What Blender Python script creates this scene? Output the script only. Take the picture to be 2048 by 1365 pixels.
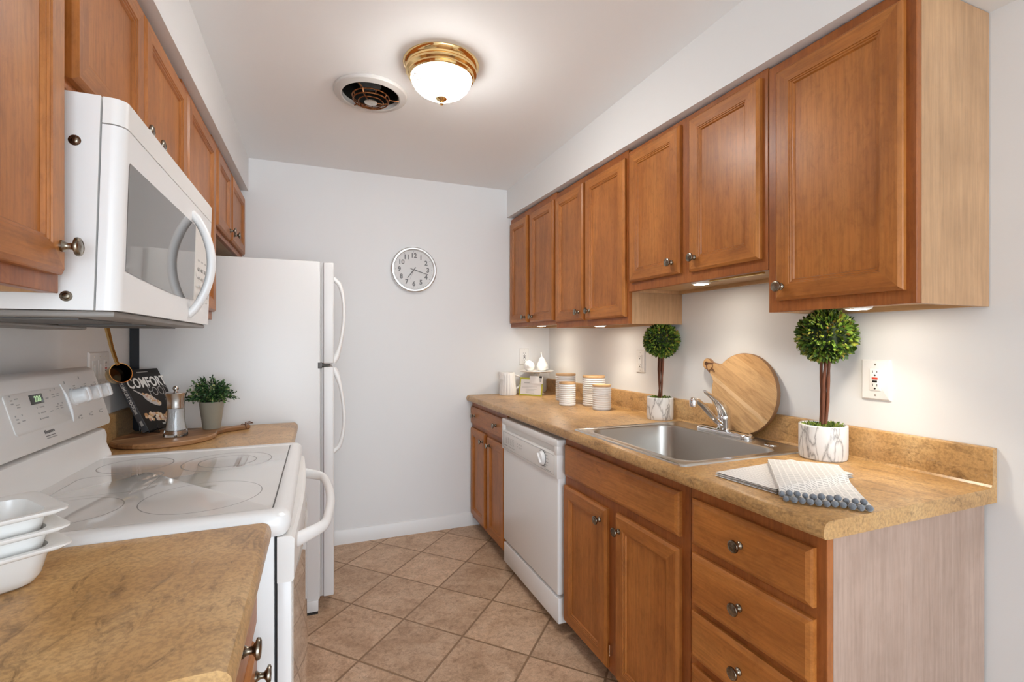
import bpy, bmesh, math, random
from math import sin, cos, pi, radians
from mathutils import Matrix, Vector

for _o in list(bpy.data.objects):
    bpy.data.objects.remove(_o)
SC = bpy.context.scene
COL = SC.collection
rnd = random.Random(7)

# ---------------------------------------------------------------- camera, world, exposure
cam_data = bpy.data.cameras.new('camera')
cam_data.sensor_width = 36.0
cam_data.lens = 965.0 / 2048.0 * 36.0
cam_data.shift_y = 2.5 / 2048.0
cam_data.clip_start = 0.02
cam = bpy.data.objects.new('camera', cam_data)
cam.location = (0, 0, 1.284)
cam.rotation_euler = (pi / 2, 0, -math.atan(387 / 965))
COL.objects.link(cam)
SC.camera = cam

world = bpy.data.worlds.new('world')
SC.world = world
world.use_nodes = True
bg = world.node_tree.nodes['Background']
bg.inputs[0].default_value = (0.79, 0.895, 1.0, 1)
bg.inputs[1].default_value = 6.5

SC.view_settings.view_transform = 'Standard'
SC.view_settings.look = 'None'
SC.view_settings.gamma = 1.0
SC.view_settings.exposure = 0.2
SC.view_settings.use_curve_mapping = False
SC.cycles.max_bounces = 14
SC.cycles.diffuse_bounces = 10
SC.cycles.glossy_bounces = 5
SC.cycles.transmission_bounces = 8
SC.cycles.sample_clamp_indirect = 10.0

BOWL_LIGHT = 78.0
PUCK_LIGHT = 78.0
PUCK_WATTS = 4.4

# daylight reaches the kitchen through the open end of the room (portal only, gives no light itself)
pl = bpy.data.lights.new('daylight_opening', 'AREA')
pl.shape = 'RECTANGLE'
pl.size = 2.3
pl.size_y = 2.36
pl.cycles.is_portal = True
plo = bpy.data.objects.new('daylight_opening', pl)
plo.location = (0.434, -3.4, 1.19)
plo.rotation_euler = (pi / 2, 0, 0)
COL.objects.link(plo)

# ---------------------------------------------------------------- dimensions
YB = 3.255          # back wall
XL, XR = -0.735, 1.603
ZC = 2.384
YO = -3.4
ZT = 0.914          # worktop


def soff(y):
    return 2.135 + 0.0205 * (y - 0.8)


# ---------------------------------------------------------------- materials
def newmat(name):
    m = bpy.data.materials.new(name)
    m.use_nodes = True
    nt = m.node_tree
    return m, nt, nt.nodes['Principled BSDF']


def link(nt, a, b):
    nt.links.new(a, b)


def setp(b, **k):
    names = {'col': 'Base Color', 'rough': 'Roughness', 'metal': 'Metallic', 'coat': 'Coat Weight', 'coatr': 'Coat Roughness',
             'trans': 'Transmission Weight', 'ior': 'IOR', 'spec': 'Specular IOR Level', 'sss': 'Subsurface Weight',
             'emit': 'Emission Color', 'emits': 'Emission Strength', 'sheen': 'Sheen Weight', 'aniso': 'Anisotropic'}
    for kk, v in k.items():
        if kk in ('col', 'emit'):
            v = (v[0], v[1], v[2], 1)
        b.inputs[names[kk]].default_value = v


def plain(name, col, rough=0.5, bump=0.0, bscale=200, **k):
    m, nt, b = newmat(name)
    setp(b, col=col, rough=rough, **k)
    tc = nt.nodes.new('ShaderNodeTexCoord')
    n = nt.nodes.new('ShaderNodeTexNoise')
    n.inputs['Scale'].default_value = bscale
    n.inputs['Detail'].default_value = 3
    link(nt, tc.outputs['Object'], n.inputs['Vector'])
    r = nt.nodes.new('ShaderNodeMapRange')
    r.inputs['To Min'].default_value = max(0.0, rough - 0.02)
    r.inputs['To Max'].default_value = rough + 0.03
    link(nt, n.outputs['Fac'], r.inputs['Value'])
    link(nt, r.outputs['Result'], b.inputs['Roughness'])
    if bump > 0:
        bp = nt.nodes.new('ShaderNodeBump')
        bp.inputs['Strength'].default_value = bump
        bp.inputs['Distance'].default_value = 0.002
        link(nt, n.outputs['Fac'], bp.inputs['Height'])
        link(nt, bp.outputs['Normal'], b.inputs['Normal'])
    return m


def ramp(nt, stops):
    r = nt.nodes.new('ShaderNodeValToRGB')
    cr = r.color_ramp
    while len(cr.elements) < len(stops):
        cr.elements.new(0.5)
    for e, (p, c) in zip(cr.elements, stops):
        e.position = p
        e.color = (c[0], c[1], c[2], 1)
    return r


def coords(nt, scale, rot=(0, 0, 0), rand=True):
    tc = nt.nodes.new('ShaderNodeTexCoord')
    mp = nt.nodes.new('ShaderNodeMapping')
    mp.inputs['Scale'].default_value = scale
    mp.inputs['Rotation'].default_value = rot
    if rand:
        oi = nt.nodes.new('ShaderNodeObjectInfo')
        mul = nt.nodes.new('ShaderNodeMath')
        mul.operation = 'MULTIPLY'
        mul.inputs[1].default_value = 37.0
        link(nt, oi.outputs['Random'], mul.inputs[0])
        ad = nt.nodes.new('ShaderNodeVectorMath')
        ad.operation = 'ADD'
        link(nt, tc.outputs['Object'], ad.inputs[0])
        link(nt, mul.outputs[0], ad.inputs[1])
        link(nt, ad.outputs[0], mp.inputs['Vector'])
    else:
        link(nt, tc.outputs['Object'], mp.inputs['Vector'])
    return mp.outputs['Vector']


def noise(nt, vec, scale=1, detail=4, rough=0.55, dist=0.0):
    n = nt.nodes.new('ShaderNodeTexNoise')
    n.inputs['Scale'].default_value = scale
    n.inputs['Detail'].default_value = detail
    n.inputs['Roughness'].default_value = rough
    n.inputs['Distortion'].default_value = dist
    link(nt, vec, n.inputs['Vector'])
    return n.outputs['Fac']


def mixc(nt, fac, a, b, mode='MIX'):
    m = nt.nodes.new('ShaderNodeMix')
    m.data_type = 'RGBA'
    m.blend_type = mode
    for s, v in ((m.inputs[0], fac), (m.inputs[6], a), (m.inputs[7], b)):
        if hasattr(v, 'is_linked'):
            link(nt, v, s)
        elif isinstance(v, (int, float)):
            s.default_value = v
        else:
            s.default_value = (v[0], v[1], v[2], 1)
    return m.outputs[2]


def wood(name, axis, dark, mid, light, rough=0.38, fine=0.5, coat=0.07, k=1.0, mott=0.55):
    """maple-like grain running along axis 'X','Y' or 'Z' of the object"""
    m, nt, b = newmat(name)
    big = {'X': (1.1, 9 * k, 9 * k), 'Y': (9 * k, 1.1, 9 * k), 'Z': (9 * k, 9 * k, 1.1)}[axis]
    fin_ = {'X': (7, 160, 160), 'Y': (160, 7, 160), 'Z': (160, 160, 7)}[axis]
    v1 = coords(nt, big)
    v2 = coords(nt, fin_)
    v3 = coords(nt, (5, 5, 5))
    n1 = noise(nt, v1, 1.0, 5, 0.6, 0.6)
    n2 = noise(nt, v2, 1.0, 3, 0.6)
    n3 = noise(nt, v3, 1.0, 3, 0.5)
    r1 = ramp(nt, [(0.22, dark), (0.52, mid), (0.8, light)])
    link(nt, n1, r1.inputs['Fac'])
    r2 = ramp(nt, [(0.30, (0.55, 0.55, 0.55)), (0.62, (1.0, 1.0, 1.0))])
    link(nt, n2, r2.inputs['Fac'])
    c = mixc(nt, fine, r1.outputs['Color'], r2.outputs['Color'], 'MULTIPLY')
    r3 = ramp(nt, [(0.3, (0.82, 0.80, 0.78)), (0.7, (1.1, 1.1, 1.1))])
    link(nt, n3, r3.inputs['Fac'])
    c = mixc(nt, 0.8, c, r3.outputs['Color'], 'MULTIPLY')
    mot = {'X': (22, 45, 45), 'Y': (45, 22, 45), 'Z': (45, 45, 22)}[axis]
    n5 = noise(nt, coords(nt, mot), 1.0, 5, 0.7, 0.9)
    r5 = ramp(nt, [(0.34, (0.74, 0.70, 0.66)), (0.5, (1, 1, 1)), (0.72, (1.14, 1.14, 1.13))])
    link(nt, n5, r5.inputs['Fac'])
    c = mixc(nt, mott, c, r5.outputs['Color'], 'MULTIPLY')
    n6 = noise(nt, coords(nt, {'X': (5, 26, 26), 'Y': (26, 5, 26), 'Z': (26, 26, 5)}[axis]), 1.0, 2, 0.5, 1.5)
    r6 = ramp(nt, [(0.20, (0.45, 0.36, 0.3)), (0.26, (1, 1, 1))])
    link(nt, n6, r6.inputs['Fac'])
    c = mixc(nt, mott * 1.2, c, r6.outputs['Color'], 'MULTIPLY')
    link(nt, c, b.inputs['Base Color'])
    setp(b, rough=rough, coat=coat, coatr=0.25, spec=0.32)
    bp = nt.nodes.new('ShaderNodeBump')
    bp.inputs['Strength'].default_value = 0.06
    bp.inputs['Distance'].default_value = 0.001
    link(nt, n2, bp.inputs['Height'])
    link(nt, bp.outputs['Normal'], b.inputs['Normal'])
    return m


def laminate(name):
    m, nt, b = newmat(name)
    v = coords(nt, (1, 1, 1), rand=False)
    vs = coords(nt, (30, 11, 30), (0, 0, 0.5), rand=False)
    n1 = noise(nt, v, 5, 6, 0.62, 0.4)
    n2 = noise(nt, vs, 1.0, 7, 0.74, 0.9)
    n3 = noise(nt, v, 150, 3, 0.6)
    n4 = noise(nt, v, 19, 6, 0.75, 0.7)
    n5 = noise(nt, vs, 1.7, 6, 0.75, 0.6)
    r1 = ramp(nt, [(0.28, (0.36, 0.195, 0.07)), (0.5, (0.50, 0.29, 0.112)), (0.75, (0.60, 0.395, 0.185))])
    link(nt, n1, r1.inputs['Fac'])
    r2 = ramp(nt, [(0.36, (0.34, 0.30, 0.28)), (0.47, (1, 1, 1)), (0.6, (1.04, 1.04, 1.04)), (0.72, (1.35, 1.45, 1.6))])
    link(nt, n2, r2.inputs['Fac'])
    c = mixc(nt, 0.6, r1.outputs['Color'], r2.outputs['Color'], 'MULTIPLY')
    r3 = ramp(nt, [(0.38, (0.55, 0.53, 0.51)), (0.58, (1.08, 1.08, 1.08))])
    link(nt, n3, r3.inputs['Fac'])
    c = mixc(nt, 0.5, c, r3.outputs['Color'], 'MULTIPLY')
    r4 = ramp(nt, [(0.60, (0, 0, 0)), (0.72, (0.5, 0.5, 0.5))])
    link(nt, n4, r4.inputs['Fac'])
    c = mixc(nt, r4.outputs['Color'], c, (0.235, 0.18, 0.125))
    r5 = ramp(nt, [(0.64, (0, 0, 0)), (0.74, (0.6, 0.6, 0.6))])
    link(nt, n5, r5.inputs['Fac'])
    c = mixc(nt, r5.outputs['Color'], c, (0.56, 0.46, 0.34))
    link(nt, c, b.inputs['Base Color'])
    setp(b, rough=0.32, spec=0.5)
    return m


def tilemat():
    m, nt, b = newmat('floor_tile')
    tc = nt.nodes.new('ShaderNodeTexCoord')
    sx = nt.nodes.new('ShaderNodeSeparateXYZ')
    link(nt, tc.outputs['Object'], sx.inputs[0])

    def mth(op, a, bb=None):
        n = nt.nodes.new('ShaderNodeMath')
        n.operation = op
        for i, v in enumerate((a, bb)):
            if v is None:
                continue
            if hasattr(v, 'is_linked'):
                link(nt, v, n.inputs[i])
            else:
                n.inputs[i].default_value = v
        return n.outputs[0]
    p = mth('DIVIDE', mth('SUBTRACT', sx.outputs['X'], 0.584), 0.4345)
    q = mth('DIVIDE', mth('SUBTRACT', sx.outputs['Y'], 2.034), 0.4565)
    a = mth('ADD', p, q)
    bb = mth('SUBTRACT', p, q)

    def dist(v):
        f = mth('FRACT', v)
        return mth('MINIMUM', f, mth('SUBTRACT', 1.0, f))
    wob = noise(nt, tc.outputs['Object'], 26, 2)
    d = mth('ADD', mth('MINIMUM', dist(a), dist(bb)), mth('MULTIPLY', mth('SUBTRACT', wob, 0.5), 0.008))
    gr = nt.nodes.new('ShaderNodeMapRange')
    gr.inputs['From Min'].default_value = 0.010
    gr.inputs['From Max'].default_value = 0.017
    link(nt, d, gr.inputs['Value'])
    comb = nt.nodes.new('ShaderNodeCombineXYZ')
    link(nt, mth('FLOOR', a), comb.inputs[0])
    link(nt, mth('FLOOR', bb), comb.inputs[1])
    wn = nt.nodes.new('ShaderNodeTexWhiteNoise')
    link(nt, comb.outputs[0], wn.inputs['Vector'])
    off = nt.nodes.new('ShaderNodeVectorMath')
    off.operation = 'MULTIPLY_ADD'
    link(nt, wn.outputs['Color'], off.inputs[0])
    off.inputs[1].default_value = (9, 9, 9)
    link(nt, tc.outputs['Object'], off.inputs[2])
    n1 = noise(nt, off.outputs[0], 6.5, 7, 0.66, 0.6)
    n2 = noise(nt, off.outputs[0], 45, 5, 0.7, 0.8)
    n3 = noise(nt, off.outputs[0], 190, 2, 0.6)
    r1 = ramp(nt, [(0.3, (0.42, 0.265, 0.16)), (0.5, (0.57, 0.385, 0.25)), (0.7, (0.68, 0.495, 0.345))])
    link(nt, n1, r1.inputs['Fac'])
    r2 = ramp(nt, [(0.32, (0.6, 0.56, 0.53)), (0.5, (1, 1, 1)), (0.72, (1.25, 1.25, 1.25))])
    link(nt, n2, r2.inputs['Fac'])
    c = mixc(nt, 0.75, r1.outputs['Color'], r2.outputs['Color'], 'MULTIPLY')
    r3 = ramp(nt, [(0.36, (0.72, 0.7, 0.68)), (0.6, (1.05, 1.05, 1.05))])
    link(nt, n3, r3.inputs['Fac'])
    c = mixc(nt, 0.5, c, r3.outputs['Color'], 'MULTIPLY')
    tv = nt.nodes.new('ShaderNodeMapRange')
    tv.inputs['To Min'].default_value = 0.9
    tv.inputs['To Max'].default_value = 1.08
    link(nt, wn.outputs['Value'], tv.inputs['Value'])
    c = mixc(nt, 1.0, c, tv.outputs['Result'], 'MULTIPLY')
    c = mixc(nt, gr.outputs['Result'], (0.27, 0.165, 0.09), c)
    link(nt, c, b.inputs['Base Color'])
    setp(b, rough=0.45, spec=0.35)
    bp = nt.nodes.new('ShaderNodeBump')
    bp.inputs['Strength'].default_value = 0.5
    bp.inputs['Distance'].default_value = 0.004
    hh = mth('ADD', gr.outputs['Result'], mth('MULTIPLY', n2, 0.25))
    link(nt, hh, bp.inputs['Height'])
    link(nt, bp.outputs['Normal'], b.inputs['Normal'])
    return m


def metal(name, col, rough=0.2, brush=None, dirt=None):
    m, nt, b = newmat(name)
    setp(b, col=col, metal=1.0, rough=rough)
    if brush:
        v = coords(nt, brush)
        n = noise(nt, v, 1.0, 3, 0.6)
        r = nt.nodes.new('ShaderNodeMapRange')
        r.inputs['To Min'].default_value = rough * 0.88
        r.inputs['To Max'].default_value = rough * 1.2
        link(nt, n, r.inputs['Value'])
        link(nt, r.outputs['Result'], b.inputs['Roughness'])
    if dirt:
        v = coords(nt, (60, 60, 60))
        n = noise(nt, v, 1.0, 4, 0.65)
        r = ramp(nt, [(0.35, dirt), (0.62, col)])
        link(nt, n, r.inputs['Fac'])
        link(nt, r.outputs['Color'], b.inputs['Base Color'])
    return m


def leafmat(name, stops, rough=0.4):
    m, nt, b = newmat(name)
    g = nt.nodes.new('ShaderNodeNewGeometry')
    r = ramp(nt, stops)
    link(nt, g.outputs['Random Per Island'], r.inputs['Fac'])
    link(nt, r.outputs['Color'], b.inputs['Base Color'])
    setp(b, rough=rough)
    return m


def marble(name):
    m, nt, b = newmat(name)
    v = coords(nt, (22, 22, 6), rand=True)
    w = nt.nodes.new('ShaderNodeTexVoronoi')
    w.feature = 'DISTANCE_TO_EDGE'
    w.inputs['Scale'].default_value = 1.2
    nn = nt.nodes.new('ShaderNodeTexNoise')
    nn.inputs['Scale'].default_value = 1.6
    nn.inputs['Detail'].default_value = 5
    link(nt, v, nn.inputs['Vector'])
    ad = nt.nodes.new('ShaderNodeVectorMath')
    ad.operation = 'MULTIPLY_ADD'
    link(nt, nn.outputs['Color'], ad.inputs[0])
    ad.inputs[1].default_value = (1.1, 1.1, 1.1)
    link(nt, v, ad.inputs[2])
    link(nt, ad.outputs[0], w.inputs['Vector'])
    r = ramp(nt, [(0.0, (0.33, 0.32, 0.31)), (0.035, (0.6, 0.59, 0.57)), (0.11, (0.80, 0.79, 0.77))])
    link(nt, w.outputs['Distance'], r.inputs['Fac'])
    link(nt, r.outputs['Color'], b.inputs['Base Color'])
    setp(b, rough=0.25)
    return m


def boardmat(name, cols, width, dark=(0.35, 0.35, 0.35)):
    """planks laid side by side across local Y, grain along local X"""
    m, nt, b = newmat(name)
    tc = nt.nodes.new('ShaderNodeTexCoord')
    sx = nt.nodes.new('ShaderNodeSeparateXYZ')
    link(nt, tc.outputs['Object'], sx.inputs[0])
    mr = nt.nodes.new('ShaderNodeMapRange')
    mr.inputs['From Min'].default_value = -width / 2
    mr.inputs['From Max'].default_value = width / 2
    link(nt, sx.outputs['Y'], mr.inputs['Value'])
    r = ramp(nt, cols)
    r.color_ramp.interpolation = 'CONSTANT'
    link(nt, mr.outputs['Result'], r.inputs['Fac'])
    n1 = noise(nt, coords(nt, (7, 55, 55), rand=False), 1.0, 5, 0.65, 1.2)
    r1 = ramp(nt, [(0.3, (0.62, 0.56, 0.5)), (0.55, (1, 1, 1)), (0.8, (1.12, 1.12, 1.1))])
    link(nt, n1, r1.inputs['Fac'])
    n2 = noise(nt, coords(nt, (6, 14, 6), rand=False), 1.0, 3, 0.5, 2.2)
    r2 = ramp(nt, [(0.26, dark), (0.40, (1, 1, 1))])
    link(nt, n2, r2.inputs['Fac'])
    c = mixc(nt, 0.8, r.outputs['Color'], r1.outputs['Color'], 'MULTIPLY')
    c = mixc(nt, 0.6, c, r2.outputs['Color'], 'MULTIPLY')
    link(nt, c, b.inputs['Base Color'])
    setp(b, rough=0.45)
    return m


def clothmat(name, gray, ux=0.030, uy=0.0105):
    """woven herringbone: slanted dashes in columns that lean alternately left and right"""
    m, nt, b = newmat(name)
    tc = nt.nodes.new('ShaderNodeTexCoord')
    sx = nt.nodes.new('ShaderNodeSeparateXYZ')
    link(nt, tc.outputs['Object'], sx.inputs[0])

    def mth(op, a, bb=None):
        n = nt.nodes.new('ShaderNodeMath')
        n.operation = op
        for i, v in enumerate((a, bb)):
            if v is None:
                continue
            if hasattr(v, 'is_linked'):
                link(nt, v, n.inputs[i])
            else:
                n.inputs[i].default_value = v
        return n.outputs[0]
    px = mth('PINGPONG', sx.outputs['X'], ux)
    py = mth('ADD', mth('DIVIDE', sx.outputs['Y'], uy), mth('MULTIPLY', px, 42.0))
    f = mth('FRACT', py)
    stripe = mth('GREATER_THAN', f, 0.52)
    col = mth('GREATER_THAN', mth('FRACT', mth('DIVIDE', sx.outputs['X'], ux / 2)), 0.2)
    fac = mth('MULTIPLY', stripe, col)
    c = mixc(nt, fac, (0.73, 0.71, 0.68), gray)
    link(nt, c, b.inputs['Base Color'])
    setp(b, rough=0.9, sheen=0.2)
    n = noise(nt, tc.outputs['Object'], 600, 2)
    bp = nt.nodes.new('ShaderNodeBump')
    bp.inputs['Strength'].default_value = 0.25
    bp.inputs['Distance'].default_value = 0.002
    link(nt, n, bp.inputs['Height'])
    link(nt, bp.outputs['Normal'], b.inputs['Normal'])
    return m


def bowlmat():
    """etched glass bowl of the lamp, lit from within; the etched scrolls pass less light"""
    m, nt, b = newmat('lamp_glass')
    tc = nt.nodes.new('ShaderNodeTexCoord')
    w = nt.nodes.new('ShaderNodeTexWave')
    w.wave_type = 'RINGS'
    w.inputs['Scale'].default_value = 16
    w.inputs['Distortion'].default_value = 7
    w.inputs['Detail'].default_value = 1
    w.inputs['Detail Scale'].default_value = 2.0
    link(nt, tc.outputs['Object'], w.inputs['Vector'])
    r = nt.nodes.new('ShaderNodeMapRange')
    r.inputs['From Min'].default_value = 0.10
    r.inputs['From Max'].default_value = 0.24
    link(nt, w.outputs['Fac'], r.inputs['Value'])
    # the etched scrolls stand out on the side away from the bulb
    dp = nt.nodes.new('ShaderNodeVectorMath')
    dp.operation = 'DOT_PRODUCT'
    dp.inputs[1].default_value = (0.93, -0.37, 0)
    link(nt, tc.outputs['Object'], dp.inputs[0])
    gr = nt.nodes.new('ShaderNodeMapRange')
    gr.interpolation_type = 'SMOOTHSTEP'
    gr.inputs['From Min'].default_value = -0.045
    gr.inputs['From Max'].default_value = 0.035
    link(nt, dp.outputs['Value'], gr.inputs['Value'])
    mx = nt.nodes.new('ShaderNodeMath')
    mx.operation = 'MAXIMUM'
    link(nt, r.outputs['Result'], mx.inputs[0])
    link(nt, gr.outputs['Result'], mx.inputs[1])
    mu = nt.nodes.new('ShaderNodeMapRange')
    mu.inputs['To Min'].default_value = 0.72
    mu.inputs['To Max'].default_value = BOWL_LIGHT
    link(nt, mx.outputs[0], mu.inputs['Value'])
    setp(b, col=(0.8, 0.78, 0.72), rough=0.15, emit=(1.0, 0.97, 0.93))
    sz = nt.nodes.new('ShaderNodeSeparateXYZ')
    link(nt, tc.outputs['Object'], sz.inputs[0])
    top = nt.nodes.new('ShaderNodeMapRange')       # glow dimmed by the rim to weaken the light on the ceiling
    top.interpolation_type = 'SMOOTHSTEP'
    top.inputs['From Min'].default_value = -0.060
    top.inputs['From Max'].default_value = -0.112
    top.inputs['To Min'].default_value = 0.22
    top.inputs['To Max'].default_value = 1.0
    link(nt, sz.outputs['Z'], top.inputs['Value'])
    m2 = nt.nodes.new('ShaderNodeMath')
    m2.operation = 'MULTIPLY'
    link(nt, mu.outputs['Result'], m2.inputs[0])
    link(nt, top.outputs['Result'], m2.inputs[1])
    link(nt, m2.outputs[0], b.inputs['Emission Strength'])
    return m


def emitter(name, col, s):
    m, nt, b = newmat(name)
    setp(b, col=(0.8, 0.8, 0.8), emit=col, emits=s)
    return m


M = {}
M['wall'] = plain('wall_paint', (0.775, 0.785, 0.785), 0.55, 0.05, 220)
M['ceil'] = plain('ceiling_paint', (0.86, 0.875, 0.885), 0.7, 0.04, 180)
M['trim'] = plain('white_trim_paint', (0.78, 0.78, 0.77), 0.35, 0.02, 60)
M['tile'] = tilemat()
WD, WM, WL = (0.315, 0.102, 0.020), (0.445, 0.160, 0.034), (0.55, 0.225, 0.054)
M['woodz'] = wood('maple_upright_grain', 'Z', WD, WM, WL)
M['woody'] = wood('maple_level_grain', 'Y', WD, WM, WL)
M['frame'] = wood('maple_face_frame', 'Z', (0.26, 0.076, 0.017), (0.365, 0.116, 0.027), (0.445, 0.162, 0.042))
M['side'] = wood('pale_maple_veneer', 'Z', (0.435, 0.25, 0.125), (0.475, 0.28, 0.145), (0.51, 0.31, 0.165), 0.42, 0.4, 0.1, 4.0, 0.18)
M['side_daylit'] = wood('daylit_maple_veneer', 'Z', (0.385, 0.265, 0.205), (0.42, 0.297, 0.233), (0.455, 0.33, 0.265), 0.42, 0.4, 0.1, 4.0, 0.18)  # pale veneer again, cool daylight on the base ends put into its colour
M['under'] = wood('pale_maple_underside', 'Y', (0.46, 0.28, 0.13), (0.56, 0.36, 0.18), (0.62, 0.42, 0.23), 0.42, 0.35, 0.1, 1.0, 0.2)
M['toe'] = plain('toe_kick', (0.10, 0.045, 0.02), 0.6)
M['lam'] = laminate('stone_laminate')
M['app'] = plain('white_enamel', (0.82, 0.825, 0.82), 0.24, 0.015, 500)
M['applast'] = plain('white_plastic', (0.81, 0.805, 0.785), 0.32, 0.01, 300)
M['panel'] = plain('control_plastic', (0.76, 0.75, 0.72), 0.35)
M['fridge'] = plain('pebbled_white_enamel', (0.72, 0.72, 0.71), 0.33, 0.05, 420)
M['gap_shade'] = plain('wall_gap_shade', (0.012, 0.014, 0.018), 0.5)  # shade between refrigerator and wall, as a dark colour
M['gasket'] = plain('gray_gasket', (0.60, 0.59, 0.57), 0.6)
M['black'] = plain('black_gap', (0.006, 0.006, 0.007), 0.5)
M['dkgray'] = plain('dark_gray_paint', (0.11, 0.105, 0.10), 0.5, 0.05, 60)
M['mgray'] = plain('gray_metal_grease', (0.24, 0.22, 0.20), 0.38, 0.05, 50)
M['ink'] = plain('gray_print', (0.16, 0.16, 0.16), 0.5)
M['inkl'] = plain('pale_gray_print', (0.42, 0.42, 0.41), 0.5)
M['glasstop'] = plain('speckled_ceramic_glass', (0.62, 0.60, 0.575), 0.045, 0.0, 900, spec=0.6, coat=0.5)
M['ring'] = plain('burner_print', (0.30, 0.29, 0.28), 0.1)
M['mwglass'] = plain('smoked_window', (0.10, 0.09, 0.082), 0.06, spec=0.6, coat=0.4)
M['ovenglass'] = plain('white_oven_glass', (0.50, 0.46, 0.42), 0.03, spec=0.9, coat=0.8)
M['steel'] = metal('brushed_steel', (0.62, 0.60, 0.57), 0.24, (6, 260, 6))
M['steelb'] = metal('brushed_steel_bowl', (0.50, 0.475, 0.44), 0.30, (260, 260, 5))
M['chrome'] = metal('chrome', (0.80, 0.80, 0.81), 0.06)
M['brass'] = metal('polished_brass', (0.85, 0.62, 0.30), 0.10)
M['brassl'] = metal('ladle_brass', (0.72, 0.52, 0.22), 0.14)
M['lining'] = metal('dark_cup_metal', (0.035, 0.028, 0.018), 0.12)  # near-black metal inside the ladle cup
M['nickel'] = metal('aged_nickel', (0.33, 0.285, 0.225), 0.26, None, (0.13, 0.105, 0.075))
M['rust'] = metal('rusty_copper', (0.42, 0.20, 0.09), 0.42, None, (0.12, 0.04, 0.015))
M['disc'] = metal('dull_aluminium', (0.62, 0.58, 0.52), 0.35)
M['vent'] = plain('aged_white_paint', (0.60, 0.585, 0.56), 0.45, 0.1, 40)
M['ceramic'] = plain('white_glazed_ceramic', (0.80, 0.80, 0.78), 0.12, spec=0.6)
M['ceramicm'] = plain('satin_white_ceramic', (0.78, 0.77, 0.75), 0.3)
M['lid'] = wood('bamboo', 'X', (0.58, 0.34, 0.16), (0.66, 0.42, 0.21), (0.72, 0.48, 0.26), 0.45, 0.3, 0.0, 1.0, 0.2)
M['marble'] = marble('veined_marble')
M['stem'] = wood('brown_stem_bark', 'Z', (0.09, 0.028, 0.012), (0.17, 0.06, 0.03), (0.25, 0.10, 0.055), 0.6, 0.6, 0.0)
M['topi'] = leafmat('boxwood_leaves', [(0.0, (0.018, 0.045, 0.008)), (0.35, (0.06, 0.13, 0.015)), (0.65, (0.16, 0.26, 0.03)), (0.88, (0.30, 0.36, 0.05)), (1.0, (0.32, 0.17, 0.04))])
M['herb'] = leafmat('herb_leaves', [(0.0, (0.008, 0.03, 0.01)), (0.5, (0.025, 0.085, 0.02)), (0.85, (0.07, 0.17, 0.035)), (1.0, (0.30, 0.33, 0.12))])
M['moss'] = leafmat('moss', [(0.0, (0.04, 0.08, 0.01)), (0.6, (0.16, 0.24, 0.03)), (1.0, (0.30, 0.34, 0.06))], 0.8)
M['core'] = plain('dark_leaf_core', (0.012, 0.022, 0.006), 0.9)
M['zinc'] = plain('weathered_zinc_pot', (0.30, 0.28, 0.22), 0.5, 0.3, 45)
M['soil'] = plain('soil', (0.03, 0.022, 0.015), 0.9, 0.5, 90)
M['board'] = boardmat('acacia_planks', [(0.0, (0.54, 0.31, 0.13)), (0.17, (0.62, 0.385, 0.18)), (0.36, (0.55, 0.33, 0.15)), (0.56, (0.68, 0.47, 0.26)), (0.61, (0.58, 0.36, 0.17)), (0.82, (0.61, 0.38, 0.18))], 0.33, (0.5, 0.42, 0.36))
M['board2'] = boardmat('dark_acacia_planks', [(0.0, (0.38, 0.20, 0.085)), (0.22, (0.24, 0.115, 0.045)), (0.45, (0.33, 0.165, 0.07)), (0.6, (0.45, 0.29, 0.15)), (0.66, (0.22, 0.10, 0.04)), (0.85, (0.30, 0.15, 0.06))], 0.33)
M['bedge'] = plain('brown_board_rim', (0.24, 0.12, 0.05), 0.6, 0.5, 50)
M['bark'] = plain('dark_board_edge', (0.10, 0.05, 0.02), 0.7, 0.6, 60)
M['leather'] = plain('brown_leather_cord', (0.13, 0.045, 0.018), 0.6)
M['clotha'] = clothmat('pale_woven_cotton', (0.60, 0.585, 0.56))
M['clothb'] = clothmat('herringbone_cotton', (0.45, 0.44, 0.425))
M['pom'] = plain('gray_wool', (0.16, 0.175, 0.195), 0.95, 0.8, 400, sheen=0.5)
M['cover'] = plain('black_book_cover', (0.016, 0.013, 0.011), 0.5, spec=0.25)
M['spine'] = plain('gray_book_spine', (0.07, 0.072, 0.078), 0.5, spec=0.3)
M['page'] = plain('book_pages', (0.68, 0.66, 0.60), 0.8)
M['white'] = plain('white_print', (0.78, 0.77, 0.74), 0.5)
M['whiteo'] = plain('gray_white_print', (0.40, 0.39, 0.37), 0.5)
M['dough'] = leafmat('pastry_print', [(0.0, (0.42, 0.20, 0.07)), (0.4, (0.58, 0.38, 0.2)), (0.8, (0.7, 0.6, 0.5)), (1.0, (0.3, 0.06, 0.02))], 0.5)
M['spoonp'] = plain('spoon_print', (0.45, 0.42, 0.40), 0.4)
M['wire'] = plain('black_wire', (0.012, 0.012, 0.012), 0.4)
M['lime'] = plain('lime_card', (0.45, 0.44, 0.05), 0.6)
M['paper'] = plain('white_paper', (0.76, 0.75, 0.74), 0.7)
M['salt'] = plain('coarse_salt', (0.80, 0.80, 0.80), 0.6, 1.0, 350)
m_, nt_, b_ = newmat('clear_acrylic')
setp(b_, col=(0.97, 0.98, 0.98), rough=0.03, trans=1.0, ior=1.45)
M['glass'] = m_
M['bowl'] = bowlmat()
M['puck'] = emitter('warm_led', (1.0, 0.89, 0.75), PUCK_LIGHT)
M['lcd'] = plain('dark_display', (0.018, 0.02, 0.014), 0.15)
M['seg'] = emitter('green_digits', (0.25, 0.8, 0.1), 0.32)
M['red'] = plain('red_button', (0.55, 0.06, 0.03), 0.4)
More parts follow.
